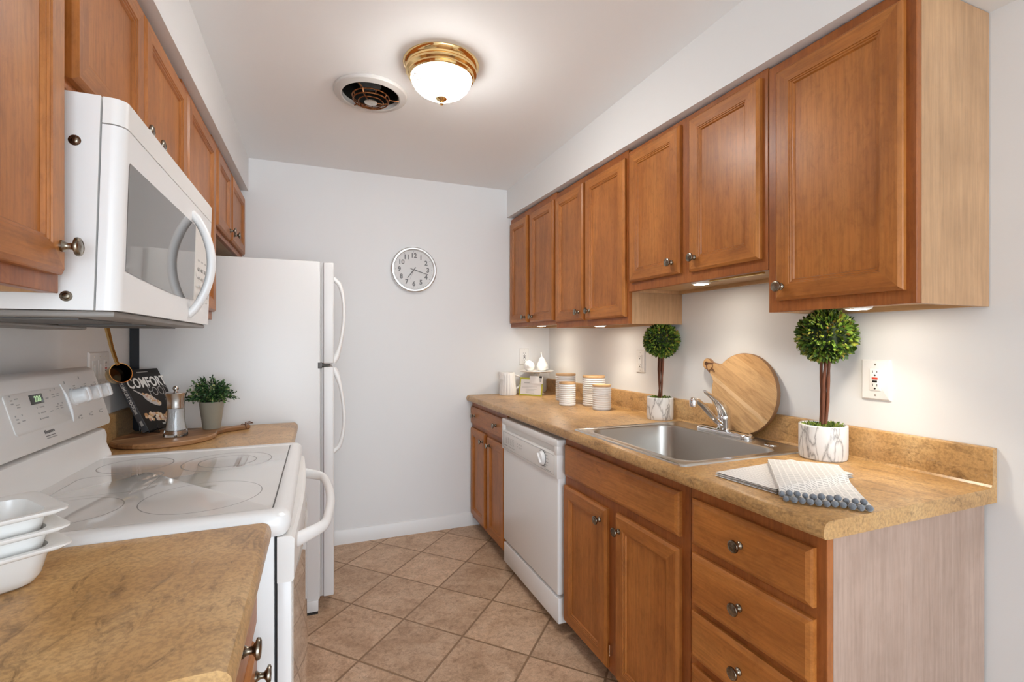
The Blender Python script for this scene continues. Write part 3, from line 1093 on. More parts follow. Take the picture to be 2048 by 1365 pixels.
def towel(g, c0, ex, ey, L, W, layers, th, zfun, jit):
    """stack of folded cloth layers; c0 corner, ex/ey unit vectors in plan, rounded fold edges"""
    nx, ny = 26, 18
    for k in range(layers):
        ox = jit[k % len(jit)]
        A, B = [], []
        for i in range(nx + 1):
            ra, rb = [], []
            for j in range(ny + 1):
                u = i / nx
                v = j / ny
                lx = ox + (L - ox * 1.4) * u
                ly = ox * 0.6 + (W - ox) * v
                P = Vector(c0) + Vector(ex) * lx + Vector(ey) * ly
                edge = min(lx - ox, L - ox * 0.4 - lx, ly - ox * .6, W - ox * .4 - ly)
                pinch = 1 - 0.75 * (1 - smooth(0, 0.010, edge))
                z = zfun(P.x, P.y) + k * th * 1.08 + 0.0009 * sin(31 * lx + 2 * k) * sin(27 * ly + k)
                mid = z + th / 2
                ra.append(Vector((P.x, P.y, mid + th / 2 * pinch)))
                rb.append(Vector((P.x, P.y, mid - th / 2 * pinch)))
            A.append(ra)
            B.append(rb)
        o = len(g.V)
        n = ny + 1
        for r in A:
            g.V += r
        for r in B:
            g.V += r
        off = (nx + 1) * n
        for i in range(nx):
            for j in range(ny):
                q = [o + i * n + j, o + (i + 1) * n + j, o + (i + 1) * n + j + 1, o + i * n + j + 1]
                g.F.append(q)
                g.I.append(g.mi)
                g.F.append([x + off for x in q][::-1])
                g.I.append(g.mi)
        bl = [(i, 0) for i in range(nx + 1)] + [(nx, j) for j in range(1, ny + 1)] + [(i, ny) for i in range(nx - 1, -1, -1)] + [(0, j) for j in range(ny - 1, 0, -1)]
        for (i, j), (i2, j2) in zip(bl, bl[1:] + bl[:1]):
            g.F.append([o + i * n + j, o + i * n + j + off, o + i2 * n + j2 + off, o + i2 * n + j2])
            g.I.append(g.mi)


ZA = ZT + 0.0006
c_a = (1.016, 1.028, 0)
ex_a = Vector((0.08, -1, 0)).normalized()
ey_a = Vector((1, 0.08, 0)).normalized()
M_a = Matrix.Translation((1.016, 1.028, ZA)) @ Matrix.Rotation(math.atan2(ex_a.y, ex_a.x), 4, 'Z')
g = G()
towel(g, c_a, ex_a, ey_a, 0.180, 0.325, 4, 0.0030, lambda x, y: ZA, [0, 0.004, 0.001, 0.003])
single('dish_towel', g, 'clotha', 'lower white folded dish towel with pale stripes, lying under the fringed one', 'towel', None, 'folded dish towels', M0=M_a, angle=50)


def in_a(x, y):
    d = Vector((x, y, 0)) - Vector(c_a)
    lx, ly = d.dot(ex_a), d.dot(ey_a)
    return smooth(-0.034, -0.005, min(lx, 0.180 - lx + 0.01, ly, 0.325 - ly + 0.01))


TL_, TR_, BR_, BL_ = Vector((1.240, 1.050, 0)), Vector((1.366, 0.930, 0)), Vector((1.140, 0.694, 0)), Vector((1.008, 0.820, 0))
ex_b = (BL_ - TL_).normalized()
ey_b = Vector((ex_b.y, -ex_b.x, 0)) * -1
if ey_b.dot(TR_ - TL_) < 0:
    ey_b = -ey_b
M_b = Matrix.Translation((TL_.x, TL_.y, ZA)) @ Matrix.Rotation(math.atan2(ey_b.y, ey_b.x), 4, 'Z')
t = thing('dish_towel', 'upper gray herringbone dish towel with a gray pompom fringe', 'towel', M0=M_b, group='folded dish towels')
g = G()
zb = lambda x, y: ZA + 0.0140 * in_a(x, y)
towel(g, TL_, ex_b, ey_b, (BL_ - TL_).length, 0.178, 3, 0.0032, zb, [0, 0.003, 0.001])
fin('cloth', g, 'clothb', t, angle=50)
for row in range(2):
    for k in range(11):
        u = (k + 0.25 + 0.45 * row) / 11.2
        P = TL_ + ex_b * ((BL_ - TL_).length + 0.004 + 0.016 * row + rnd.uniform(-.0045, .0045)) + ey_b * (0.178 * u)
        r_ = rnd.uniform(0.0066, 0.0084)
        z = ZA + r_ + (0.009 if row == 0 else 0.0002) * (1 if k % 4 else 0.7)
        g = G()
        g.sphere((P.x, P.y, z), r_, 12, 8, (1, 1, rnd.uniform(.9, 1)))
        fin('pompom', g, 'pom', t)


def leaf(g, p, d, side, L, W, curl=0.25):
    """small folded leaf from p along d"""
    d = d.normalized()
    side = (side - d * side.dot(d)).normalized()
    n = d.cross(side)
    pts = [p, p + d * L * .35 + side * W * .5 + n * L * .08, p + d * L * .78 + side * W * .42 + n * L * .02, p + d * L - n * L * curl * .4,
           p + d * L * .78 - side * W * .42 + n * L * .02, p + d * L * .35 - side * W * .5 + n * L * .08, p + d * L * .4 - n * L * .05, p + d * L * .75 - n * L * curl * .2]
    g.add(pts, [[0, 6, 1], [1, 6, 7, 2], [2, 7, 3], [0, 5, 6], [5, 4, 7, 6], [4, 3, 7]])


def rdir(r):
    z = r.uniform(-1, 1)
    a = r.uniform(0, 2 * pi)
    q = math.sqrt(1 - z * z)
    return Vector((q * cos(a), q * sin(a), z))


def topiary(label, x, y, pr, ph, zball, rball, seed, lean, nleaf):
    r = random.Random(seed)
    t = thing('topiary', label, 'plant', loc=(x, y, ZT), group='ball topiaries on the right worktop')
    g = G()
    z0 = ZT + 0.0005
    g.lathe([(pr * 0.94, z0), (pr * 0.985, z0 + 0.004), (pr, z0 + 0.02), (pr, z0 + ph - 0.003), (pr - 0.002, z0 + ph), (pr - 0.006, z0 + ph), (pr - 0.008, z0 + ph - 0.004), (pr - 0.009, z0 + ph - 0.03), (0.0001, z0 + ph - 0.03)], (x, y, 0), seg=48)
    fin('pot', g, 'marble', t)
    g = G()
    n = 20
    for i in range(240):
        a, q = r.uniform(0, 2 * pi), (pr - 0.014) * math.sqrt(r.random())
        p = Vector((x + q * cos(a), y + q * sin(a), z0 + ph - 0.024 + r.uniform(0, 0.016)))
        leaf(g, p, Vector((cos(a) * .6, sin(a) * .6, 1)) + rdir(r) * .8, rdir(r), r.uniform(.012, .022), r.uniform(.006, .012))
    g.lathe([(pr - 0.0095, z0 + ph - 0.029), (pr * .6, z0 + ph - 0.013), (0.0001, z0 + ph - 0.010)], (x, y, 0), seg=24)
    fin('moss', g, 'moss', t)
    for k in range(4):
        g = G()
        a = k * 1.57 + seed
        b0 = Vector((x + 0.008 * cos(a), y + 0.008 * sin(a), z0 + ph - 0.028))
        b1 = Vector((x + lean[0] + 0.011 * cos(a + .8), y + lean[1] + 0.011 * sin(a + .8), zball - rball * 0.5))
        pts = []
        for i in range(9):
            u = i / 8
            p = b0.lerp(b1, u)
            p += Vector((0.0022 * sin(7 * u + k * 2), 0.0022 * cos(6 * u + k), 0))
            pts.append(p)
        g.tube(pts, [0.0046 + 0.0005 * sin(9 * i) for i in range(9)], 9)
        fin('stem', g, 'stem', t, angle=60)
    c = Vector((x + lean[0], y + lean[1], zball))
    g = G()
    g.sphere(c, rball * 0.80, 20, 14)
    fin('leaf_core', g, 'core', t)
    g = G()
    ga = pi * (3 - math.sqrt(5))
    for i in range(nleaf):
        zz = 1 - 2 * (i + .5) / nleaf
        q = math.sqrt(1 - zz * zz)
        d = Vector((q * cos(ga * i), q * sin(ga * i), zz)) + rdir(r) * 0.12
        d.normalize()
        L = r.uniform(.0145, .0225)
        rad = rball * r.uniform(0.80, 1.0) - L * 0.72
        leaf(g, c + d * rad, d + rdir(r) * .5, rdir(r), L, L * r.uniform(.38, .52), r.uniform(-.2, .5))
    fin('foliage', g, 'topi', t, angle=60)


topiary('smaller-looking ball topiary in white pot, beyond the sink beside the canisters', 1.530, 1.896, 0.0625, 0.106, 1.293, 0.088, 3, (0.0, -0.010), 1700)
topiary('nearer ball topiary in veined marble pot beside the folded towels', 1.500, 1.064, 0.068, 0.108, 1.304, 0.090, 11, (0.012, -0.002), 1800)


def canister(label, x, y, r, h2):
    t = thing('canister', label, 'canister', loc=(x, y, ZT), group='ribbed canisters')
    z0 = ZT + 0.0005
    hb = h2 - 0.013
    n = max(8, int(round(hb / 0.0125)))
    prof = [(0.0001, z0), (r * .93, z0), (r * .97, z0 + .002)]
    for k in range(n):
        za = z0 + .003 + (hb - .006) * k / n
        st = (hb - .006) / n
        prof += [(r * .935, za), (r * .985, za + st * .28), (r * 1.0, za + st * .5), (r * .985, za + st * .72), (r * .935, za + st)]
    prof += [(r * .95, z0 + hb), (r * .89, z0 + hb), (r * .88, z0 + hb - .02), (0.0001, z0 + hb - .02)]
    g = G()
    g.lathe(prof, (x, y, 0), seg=44)
    fin('jar', g, 'ceramicm', t, angle=60)
    g = G()
    zl = z0 + hb + 0.0004
    g.lathe([(0.0001, zl), (r * .955, zl), (r * .985, zl + .002), (r * .99, zl + .009), (r * .97, zl + .012), (0.0001, zl + .0125)], (x, y, 0), seg=44)
    fin('lid', g, 'lid', t)


canister('tall ribbed white canister at the back left, nearest the cake stand', 1.468, 2.738, 0.0645, 0.170)
canister('short ribbed white canister at the front left, before a tall one', 1.360, 2.515, 0.049, 0.137)
canister('tall ribbed white canister at the back right against the backsplash', 1.498, 2.448, 0.066, 0.175)
canister('short ribbed white canister at the front right, nearest the sink', 1.448, 2.282, 0.0515, 0.138)

# pitcher
px_, py_ = 1.236, 3.160
t = thing('pitcher', 'small white fluted ceramic pitcher beside the back wall', 'pitcher', loc=(px_, py_, ZT))
g = G()
rings = []
sp = Vector((-0.8, -0.1, 0)).normalized()
NS = 160
for u in [i / 22 for i in range(23)]:
    z = ZT + 0.0005 + 0.158 * u
    r = 0.060 - 0.003 * u - 0.008 * smooth(.2, .8, u) - 0.001 * smooth(.8, 1, u)
    if u < 0.03:
        r *= 0.96
    ring = []
    for i in range(NS):
        a = 2 * pi * i / NS
        fl = 1 + 0.060 * abs(cos(a * 8)) ** .7 * (1 - smooth(.88, .97, u)) - 0.045
        d = Vector((cos(a), sin(a), 0))
        k = max(0, d.dot(sp)) ** 7
        q = r * fl + 0.026 * k * smooth(.62, 1.0, u) ** 2
        ring.append(Vector((px_, py_, z + 0.004 * k * smooth(.85, 1, u))) + d * q)
    rings.append(ring)
top = rings[-1]
ctr = Vector((px_, py_, 0))
rings.append([p + (Vector((px_, py_, p.z)) - p).normalized() * 0.0035 for p in top])
rings.append([p + (Vector((px_, py_, p.z)) - p).normalized() * 0.006 - Vector((0, 0, 0.05)) for p in top])
g.loft(rings, True, True)
fin('body', g, 'ceramicm', t, angle=50)
g = G()
hd = Vector((0.95, -0.3, 0)).normalized()
pts = []
for u in [i / 14 for i in range(15)]:
    a = pi * u
    off = 0.047 + 0.055 * sin(a) ** 0.8
    z = ZT + 0.138 - 0.092 * u + 0.010 * sin(a * 1.3)
    pts.append(Vector((px_, py_, z)) + hd * off)
g.tube(pts, [(0.0052, 0.0095)] * 15, 10, flat=(1, 0, .3))
fin('handle', g, 'ceramicm', t, angle=60)

# cake stand
cx_, cy_ = 1.440, 3.118
t = thing('cake_stand', 'white pedestal cake stand in the far right corner of the worktop', 'cake stand', loc=(cx_, cy_, ZT))
g = G()
z0 = ZT + 0.0005
g.lathe([(0.0001, z0), (0.054, z0), (0.055, z0 + .004), (0.048, z0 + .010), (0.030, z0 + .030), (0.018, z0 + .060), (0.016, z0 + .085), (0.0165, z0 + .110), (0.019, z0 + .145), (0.030, z0 + .154)], (cx_, cy_, 0), seg=36)
fin('pedestal', g, 'ceramicm', t, angle=40)
g = G()
zp = z0 + 0.1545
g.lathe([(0.0001, zp), (0.030, zp), (0.100, zp + .004), (0.117, zp + .009), (0.1195, zp + .013), (0.117, zp + .0145), (0.105, zp + .013), (0.0001, zp + .012)], (cx_, cy_, 0), seg=56)
fin('plate', g, 'ceramicm', t, angle=40)
ZP = zp + 0.0128


def pear(label, x, y, h2, r, seed, stem=True):
    t = thing('ceramic_pear', label, 'ornament', loc=(x, y, ZP), group='white ceramic fruit on the cake stand')
    g = G()
    pr = [(0.0001, 0), (.45, .0), (.80, .08), (.98, .24), (.97, .38), (.80, .55), (.58, .70), (.47, .82), (.38, .93), (.18, .99), (.0001, 1.0)]
    g.lathe([(a * r, ZP + b2 * h2) for a, b2 in pr], (x, y, 0), seg=24)
    fin('fruit', g, 'ceramic', t, angle=70)
    if stem:
        g = G()
        g.tube([(x, y, ZP + h2 * .98), (x - .002, y, ZP + h2 + .016), (x - .007, y - .001, ZP + h2 + .034)], [0.004, 0.003, 0.0045], 8)
        fin('stem', g, 'ceramic', t, angle=60)


pear('upright white ceramic pear with a stem, in front on the cake stand', 1.462, 3.080, 0.098, 0.039, 1)
pear('second white ceramic pear, mostly hidden behind the stemmed one', 1.500, 3.140, 0.084, 0.038, 2, False)
t = thing('ceramic_gourd', 'round ribbed white ceramic gourd at the left of the cake stand', 'ornament', loc=(1.362, 3.085, ZP), group='white ceramic fruit on the cake stand')
g = G()
Mg = Matrix.Translation((1.366, 3.085, ZP + 0.0365)) @ Matrix.Rotation(radians(-38), 4, 'Y')
g.lathe([(max(.0001, .037 * sin(pi * k / 12) ** .85), -.038 * cos(pi * k / 12)) for k in range(13)], mat=Mg, seg=40, wave=lambda a, z: 1 - 0.05 * abs(sin(a * 5)) * (0.2 + .8 * smooth(-.01, .03, z)))
fin('fruit', g, 'ceramic', t, angle=70)
g = G()
g.lathe([(0.004, 0.036), (0.005, 0.042), (0.0035, 0.046), (0.0001, 0.047)], mat=Mg, seg=12)
fin('stem', g, 'ceramic', t, angle=70)

# card and clipped tag
cn = Vector((-0.784, -0.62, 0)).normalized()
cx2 = Vector((0.62, -0.784, 0)).normalized()
upc = (Vector((0, 0, 1)) * cos(0.16) - cn * sin(0.16))
F_ = frame((1.354, 3.040, ZT + 0.001), cx2, upc)
t = thing('recipe_card', 'white printed card with lime green border leaning on the cake stand foot', 'card', M0=F_)
g = G()
g.box(-0.090, 0.090, 0, 0.124, -0.0024, -0.0006)
fin('border_card', g, 'lime', t, local=True)
g = G()
g.box(-0.080, 0.080, 0.009, 0.112, -0.0006, 0.0004)
fin('sheet', g, 'paper', t, local=True)
g = G()
dash(g, -0.022, 0.088, 0.06, 0.006)
dash(g, -0.01, 0.062, 0.12, 0.002)
dash(g, -0.02, 0.055, 0.10, 0.002)
for k in range(4):
    dash(g, 0.005 - 0.008 * (k % 2), 0.044 - 0.008 * k, 0.085 - 0.02 * (k % 2), 0.002)
g.xform(Matrix.Translation((0, 0, 0.0004)))
fin('printed_lines', g, 'inkl', t, local=True)
F2 = F_ @ Matrix.Translation((0.040, 0.084, 0.0030)) @ Matrix.Rotation(0.06, 4, 'X')
t = thing('price_tag', 'small blank white tag with black clip in front of the lime-bordered card', 'tag', M0=F2)
g = G()
g.box(-0.050, 0.050, 0, 0.052, 0, 0.0012)
fin('tag_sheet', g, 'paper', t, local=True)
g = G()
g.box(0.026, 0.044, 0.041, 0.053, -0.0006, 0.006, 0.001)
fin('clip', g, 'blk', t, local=True)
g = G()
g.tube([(0.030, 0.041, 0.003), (0.031, 0.028, 0.004), (0.033, 0.015, 0.004), (0.037, 0.015, 0.004), (0.039, 0.028, 0.004), (0.040, 0.041, 0.003)], 0.0008, 6)
fin('clip_wire', g, 'ink', t, local=True)

# leaning cutting board


def board_outline(r, L, w0, w1, re):
    """round board with a handle along +x"""
    a0 = math.asin(min(1, (w0 * 1.5) / r))
    pts = []
    n = 64
    for k in range(n + 1):
        a = a0 + (2 * pi - 2 * a0) * k / n
        pts.append((r * cos(a), r * sin(a)))
    xs = r * cos(a0)
    # lower fillet, handle, upper fillet
    hx = L - re
    low = [(xs + 0.014, -w0 * 1.12), (xs + 0.032, -w0 * .92), (xs + 0.05, -w1), (hx - re * .8, -w1 * 1.0)]
    tip = [(hx + re * sin(t_), -re * cos(t_)) for t_ in [0.12 * pi * j for j in range(0, 9)]]
    tip = [(hx + re * cos(-pi / 2 + pi * j / 10), re * sin(-pi / 2 + pi * j / 10)) for j in range(11)]
    up = [(hx - re * .8, w1), (xs + 0.05, w1), (xs + 0.032, w0 * .92), (xs + 0.014, w0 * 1.12)]
    return pts + low + tip + up


tilt = 0.09
ax = Vector((0, 0.875, 0.485))        # handle axis in the board's upright plane
nrm0 = Vector((-1, 0, 0))
Rt = Matrix.Rotation(tilt, 3, 'Y')
ax = (Rt @ ax).normalized()
nrm = (Rt @ nrm0).normalized()
yv = nrm.cross(ax)
cb = Vector((1.572, 1.441, 1.0805))
M0 = Matrix(((ax.x, yv.x, nrm.x, cb.x), (ax.y, yv.y, nrm.y, cb.y), (ax.z, yv.z, nrm.z, cb.z), (0, 0, 0, 1)))
t = thing('cutting_board', 'round wooden cutting board with short handle leaning on the wall behind the faucet', 'cutting board', M0=M0, group='round wooden boards')
g = G()
g.prism(board_outline(0.160, 0.250, 0.030, 0.021, 0.024), lambda u, v, a: Vector((u, v, a)), -0.009, 0.009, 0.002, side_mi=1)
fin('board', g, ['board', 'bedge'], t, local=True, angle=40)
g = G()
g.lathe([(0.0062, 0.0091), (0.0085, 0.0091), (0.0085, 0.0105), (0.0062, 0.0105), (0.0062, 0.0091)], (0.228, 0, 0), seg=20)
g.lathe([(0.0001, 0.0092), (0.0062, 0.0096)], (0.228, 0, 0), seg=20)
fin('hanging_hole', g, 'bark', t, local=True)
g = G()
g.tube([(0.228, 0, 0.010), (0.214, 0.012, 0.0125), (0.196, 0.021, 0.0115), (0.186, 0.0235, 0.005), (0.186, 0.0235, -0.004)], 0.0017, 7)
g.tube([(0.228, 0, 0.010), (0.216, -0.010, 0.0125), (0.198, -0.020, 0.0115), (0.192, -0.0235, 0.006), (0.192, -0.0235, -0.004)], 0.0017, 7)
g.tube([(0.196, 0.021, 0.0115), (0.190, 0.005, 0.013), (0.186, -0.006, 0.0125), (0.198, -0.020, 0.0115)], 0.0017, 7)
g.tube([(0.190, 0.005, 0.013), (0.176, 0.000, 0.0125), (0.166, 0.004, 0.0115)], 0.0017, 7)
fin('leather_cord', g, 'leather', t, local=True)

# ---------------------------------------------------------------- outlets
def outlet(label, o, xd, kind, w=0.080, h2=0.120, group='wall outlets'):
    F = frame(o, xd, (0, 0, 1))
    t = thing('wall_outlet', label, 'outlet', M0=F, group=group)
    g = G()
    g.loft([rr(-w / 2, w / 2, -h2 / 2, h2 / 2, .003, 0.0003), rr(-w / 2, w / 2, -h2 / 2, h2 / 2, .003, 0.003), rr(-w / 2 + .004, w / 2 - .004, -h2 / 2 + .004, h2 / 2 - .004, .003, 0.0065)])
    fin('cover_plate', g, 'applast', t, local=True)
    slots = G()
    n = 1 if kind != 'triple' else 3
    for i in range(n):
        cx = 0 if n == 1 else (i - 1) * 0.046
        rw, rh = 0.0165, 0.034
        g = G()
        g.loft([rr(cx - rw, cx + rw, -rh, rh, .002, 0.0066), rr(cx - rw, cx + rw, -rh, rh, .002, 0.0080), rr(cx - rw + .001, cx + rw - .001, -rh + .001, rh - .001, .002, 0.0086)])
        if kind == 'triple' and i < 2:
            sw = fin('rocker_switch' if i == 0 else 'slide_dimmer', g, 'applast', t, local=True)
            g = G()
            g.box(cx - .009, cx + .009, -0.020, 0.020, 0.0086, 0.0115, .002)
            fin('paddle', g, 'applast', sw, local=True)
        else:
            rc = fin('receptacle', g, 'applast', t, local=True)
            s2 = G()
            for sy in (-1, 1):
                yy = sy * 0.0205
                s2.box(cx - .0075, cx - .0055, yy, yy + .008, 0.0086, 0.0090)
                s2.box(cx + .0055, cx + .0072, yy + .0005, yy + .0075, 0.0086, 0.0090)
                s2.lathe([(0.0028, 0.0086), (0.0028, 0.0090), (0.0001, 0.0090)], (cx, yy - .0065, 0), seg=10)
            fin('socket_slots', s2, 'blk', rc, local=True)
            if kind in ('gfci', 'triple', 'gfcib'):
                b1 = G()
                b1.box(cx - .0085, cx + .0085, 0.0012, 0.0072, 0.0086, 0.0098, .0006)
                fin('reset_button', b1, 'red' if kind != 'gfcib' else 'blk', rc, local=True)
                b1 = G()
                b1.box(cx - .0068, cx + .0068, -0.0078, -0.0022, 0.0086, 0.0098, .0006)
                fin('test_button', b1, 'blk', rc, local=True)
        for sy in (-1, 1):
            g = G()
            g.lathe([(0.0027, 0.0064), (0.0026, 0.0072), (0.0001, 0.0074)], (cx, sy * 0.0475, 0), seg=12)
            fin('screw', g, 'disc', t, local=True)


outlet('white outlet with red and black buttons on the right wall beside the marble pot', (XR, 0.966, 1.168), (0, -1, 0), 'gfci', 0.084, 0.124)
outlet('plain white outlet on the right wall left of the farther topiary', (XR, 2.140, 1.182), (0, -1, 0), 'plain', 0.074, 0.122)
outlet('white outlet on the back wall behind the cake stand ornaments', (1.400, YB, 1.180), (1, 0, 0), 'gfcib', 0.078, 0.122)
outlet('wide three-gang white switch and outlet plate on the left wall behind the range', (XL, 2.160, 1.185), (0, 1, 0), 'triple', 0.172, 0.130)

# ---------------------------------------------------------------- clock
CC = (0.592, YB - 0.001, 1.769)
F_ = frame(CC, (1, 0, 0), (0, 0, 1))
t = thing('wall_clock', 'round silver-rimmed wall clock with black numerals on the back wall', 'clock', M0=F_)
R_ = 0.152
g = G()
g.lathe([(R_ * .96, 0), (R_ * 1.0, 0.006), (R_ * 1.0, 0.022), (R_ * .985, 0.030), (R_ * .95, 0.034), (R_ * .89, 0.034), (R_ * .868, 0.030), (R_ * .862, 0.014), (R_ * .862, 0.010)], seg=72)
fin('rim', g, 'alu', t, local=True, angle=25)
g = G()
g.lathe([(R_ * .95, 0.001), (R_ * .95, 0.012), (0.0001, 0.012)], seg=64)
fin('face', g, 'dial', t, local=True)
g = G()
for k in range(60):
    a = pi / 2 - k * pi / 30
    q = R_ * 0.795
    if k % 5 == 0:
        g.lathe([(0.0020, 0.0121), (0.0020, 0.0125), (0.0001, 0.0125)], (q * cos(a), q * sin(a), 0), seg=10)
    else:
        g.lathe([(0.0008, 0.0121), (0.0008, 0.0124), (0.0001, 0.0124)], (q * cos(a), q * sin(a), 0), seg=6)
fin('minute_dots', g, 'ink', t, local=True)
for k in range(1, 13):
    a = pi / 2 - k * pi / 6
    q = R_ * 0.625
    g = G()
    g.text(str(k), R_ * 0.285, Matrix.Translation((q * cos(a), q * sin(a), 0.0124)), 0.0003, bold=0.0012, sx=0.95)
    fin('numeral', g, 'ink', t, local=True)


def hand(nm, ang, L, tail, w, z, mat):
    g = G()
    d = Vector((sin(ang), cos(ang), 0))
    n = Vector((d.y, -d.x, 0))
    g.prism([(-tail, -w * .8), (L * .3, -w), (L, -w * .7), (L, w * .7), (L * .3, w), (-tail, w * .8)], lambda u, v, a: d * u + n * v + Vector((0, 0, a)), z, z + 0.001)
    fin(nm, g, mat, t, local=True)


hand('hour_hand', radians(217), R_ * .47, R_ * .14, 0.0032, 0.0155, 'ink')
hand('minute_hand', radians(107), R_ * .66, R_ * .16, 0.0026, 0.0172, 'ink')
hand('second_hand', radians(202), R_ * .48, R_ * .1, 0.0006, 0.0190, 'ink')
g = G()
g.lathe([(0.005, 0.0125), (0.005, 0.0200), (0.0001, 0.0202)], seg=16)
fin('hub', g, 'ink', t, local=True)

# ---------------------------------------------------------------- ceiling lamp and exhaust fan
LC = (0.452, 1.878)
t = thing('ceiling_lamp', 'brass flush ceiling lamp with glowing etched glass bowl', 'lamp', loc=(LC[0], LC[1], ZC))
g = G()
zc = ZC - 0.0005
g.lathe([(0.0001, zc), (0.148, zc), (0.1495, zc - .004), (0.146, zc - .012), (0.137, zc - .018), (0.136, zc - .024), (0.140, zc - .030), (0.1385, zc - .037), (0.129, zc - .042), (0.128, zc - .047),
         (0.130, zc - .051), (0.127, zc - .056), (0.121, zc - .058), (0.116, zc - .052)], (LC[0], LC[1], 0), seg=64)
fin('mounting_pan', g, 'brass', t, angle=35)
g = G()
pr = [(0.118, -.050), (0.1195, -.060), (0.116, -.072), (0.107, -.088), (0.090, -.105), (0.066, -.119), (0.040, -.128), (0.018, -.133), (0.0001, -.134)]
g.lathe([(a, zc + b2) for a, b2 in pr], (LC[0], LC[1], 0), seg=64)
fin('glass_bowl', g, 'bowl', t, angle=60)
g = G()
g.lathe([(0.0001, zc - .130), (0.021, zc - .1315), (0.0225, zc - .135), (0.018, zc - .140), (0.0085, zc - .1435), (0.0055, zc - .147), (0.0085, zc - .151), (0.0088, zc - .155), (0.0055, zc - .159), (0.0001, zc - .161)], (LC[0], LC[1], 0), seg=28)
fin('finial', g, 'brass', t, angle=40)

t = thing('exhaust_fan', 'round white ceiling exhaust fan with rusty grille beside the brass lamp', 'exhaust fan', loc=(FANC[0], FANC[1], ZC))
g = G()
g.lathe([(0.121, zc + .02), (0.121, zc - .004), (0.1215, zc - .018), (0.127, zc - .0205), (0.145, zc - .016), (0.1525, zc - .014), (0.1555, zc - .010), (0.156, zc - .001), (0.121, zc + .02)], (FANC[0], FANC[1], 0), seg=64)
fin('trim_ring', g, 'vent', t, angle=25)
g = G()
g.lathe([(0.1205, zc + .0), (0.1205, zc + .14), (0.0001, zc + .14)], (FANC[0], FANC[1], 0), seg=40, c0=False)
g.lathe([(0.045, zc + .139), (0.045, zc + .03), (0.0001, zc + .025)], (FANC[0], FANC[1], 0), seg=24)
fin('housing', g, 'blk', t)
for k in range(4):
    g = G()
    a = k * pi / 2 + .4
    d, n = Vector((cos(a), sin(a), 0)), Vector((-sin(a), cos(a), 0))
    c = Vector((FANC[0], FANC[1], zc + .07))
    g.loft([[c + d * .03 + n * .01 + Vector((0, 0, .02)), c + d * .03 - n * .01 - Vector((0, 0, .02)), c + d * .03 - n * .012 - Vector((0, 0, .02)), c + d * .03 + n * .008 + Vector((0, 0, .02))],
            [c + d * .105 + n * .03 + Vector((0, 0, .025)), c + d * .105 - n * .03 - Vector((0, 0, .025)), c + d * .105 - n * .032 - Vector((0, 0, .025)), c + d * .105 + n * .028 + Vector((0, 0, .025))]])
    fin('blade', g, 'dkgray', t)
g = G()


def ringt(g, r, z, th, seg=48):
    g.lathe([(r - th, z), (r, z - th), (r + th, z), (r, z + th), (r - th, z)], (FANC[0], FANC[1], 0), seg=seg)


ringt(g, 0.074, zc - .036, .0035)
ringt(g, 0.052, zc - .041, .0028)
ringt(g, 0.078, zc - .020, .0028)
for k in range(9):
    a = 2 * pi * k / 9
    d = Vector((cos(a), sin(a), 0))
    c = Vector((FANC[0], FANC[1], zc))
    if k % 3 == 0:
        g.tube([c + d * .026 + Vector((0, 0, -.043)), c + d * .052 + Vector((0, 0, -.041)), c + d * .074 + Vector((0, 0, -.036)), c + d * .080 + Vector((0, 0, -.018)), c + d * .124 + Vector((0, 0, -.017))], .0028, 8)
    else:
        g.tube([c + d * .074 + Vector((0, 0, -.036)), c + d * .078 + Vector((0, 0, -.020))], .002, 6)
fin('grille', g, 'rust', t, angle=50)
g = G()
g.lathe([(0.0001, zc - .040), (0.027, zc - .040), (0.028, zc - .044), (0.022, zc - .047), (0.006, zc - .048), (0.005, zc - .046), (0.0001, zc - .046)], (FANC[0], FANC[1], 0), seg=32)
fin('hub_disc', g, 'disc', t, angle=35)

# ---------------------------------------------------------------- puck lights under the right wall cabinets


def puck(label, x, y, z, rail=None):
    t = thing('puck_light', label, 'light', loc=(x, y, z), group='puck lights under the right wall cabinets')
    g = G()
    g.lathe([(0.0001, z), (0.035, z), (0.036, z - .004), (0.034, z - .010), (0.029, z - .012), (0.028, z - .010), (0.0001, z - .010)], (x, y, 0), seg=36)
    fin('housing', g, 'applast', t)
    g = G()
    g.lathe([(0.0275, z - .0102), (0.024, z - .0125), (0.0001, z - .0130)], (x, y, 0), seg=36)
    fin('lens', g, 'puck', t, angle=60)
    sl = bpy.data.lights.new('puck_beam', 'SPOT')
    sl.energy = PUCK_WATTS
    sl.color = (1.0, 0.88, 0.70)
    sl.spot_size = radians(112)
    sl.spot_blend = 1.0
    sl.shadow_soft_size = 0.02
    so = bpy.data.objects.new('puck_beam', sl)
    so.location = (0, 0, -0.036)
    so.parent = t
    COL.objects.link(so)
    if rail:
        g = G()
        g.box(rail[0], rail[1], rail[2], rail[3], z - .008, z - .0005, .002)
        fin('cable_cover', g, 'brassl', t)


puck('lit puck light under the farthest right wall cabinet', 1.400, 2.956, 1.4038)
puck('lit puck light under the wall cabinet above the canisters', 1.420, 2.256, 1.3818)
puck('lit puck light under the raised cabinet above the sink', 1.400, 1.490, 1.5238, (1.394, 1.408, 1.20, 1.44))
puck('lit puck light under the nearest right wall cabinet, above the marble-pot topiary', 1.430, 0.912, 1.3898)

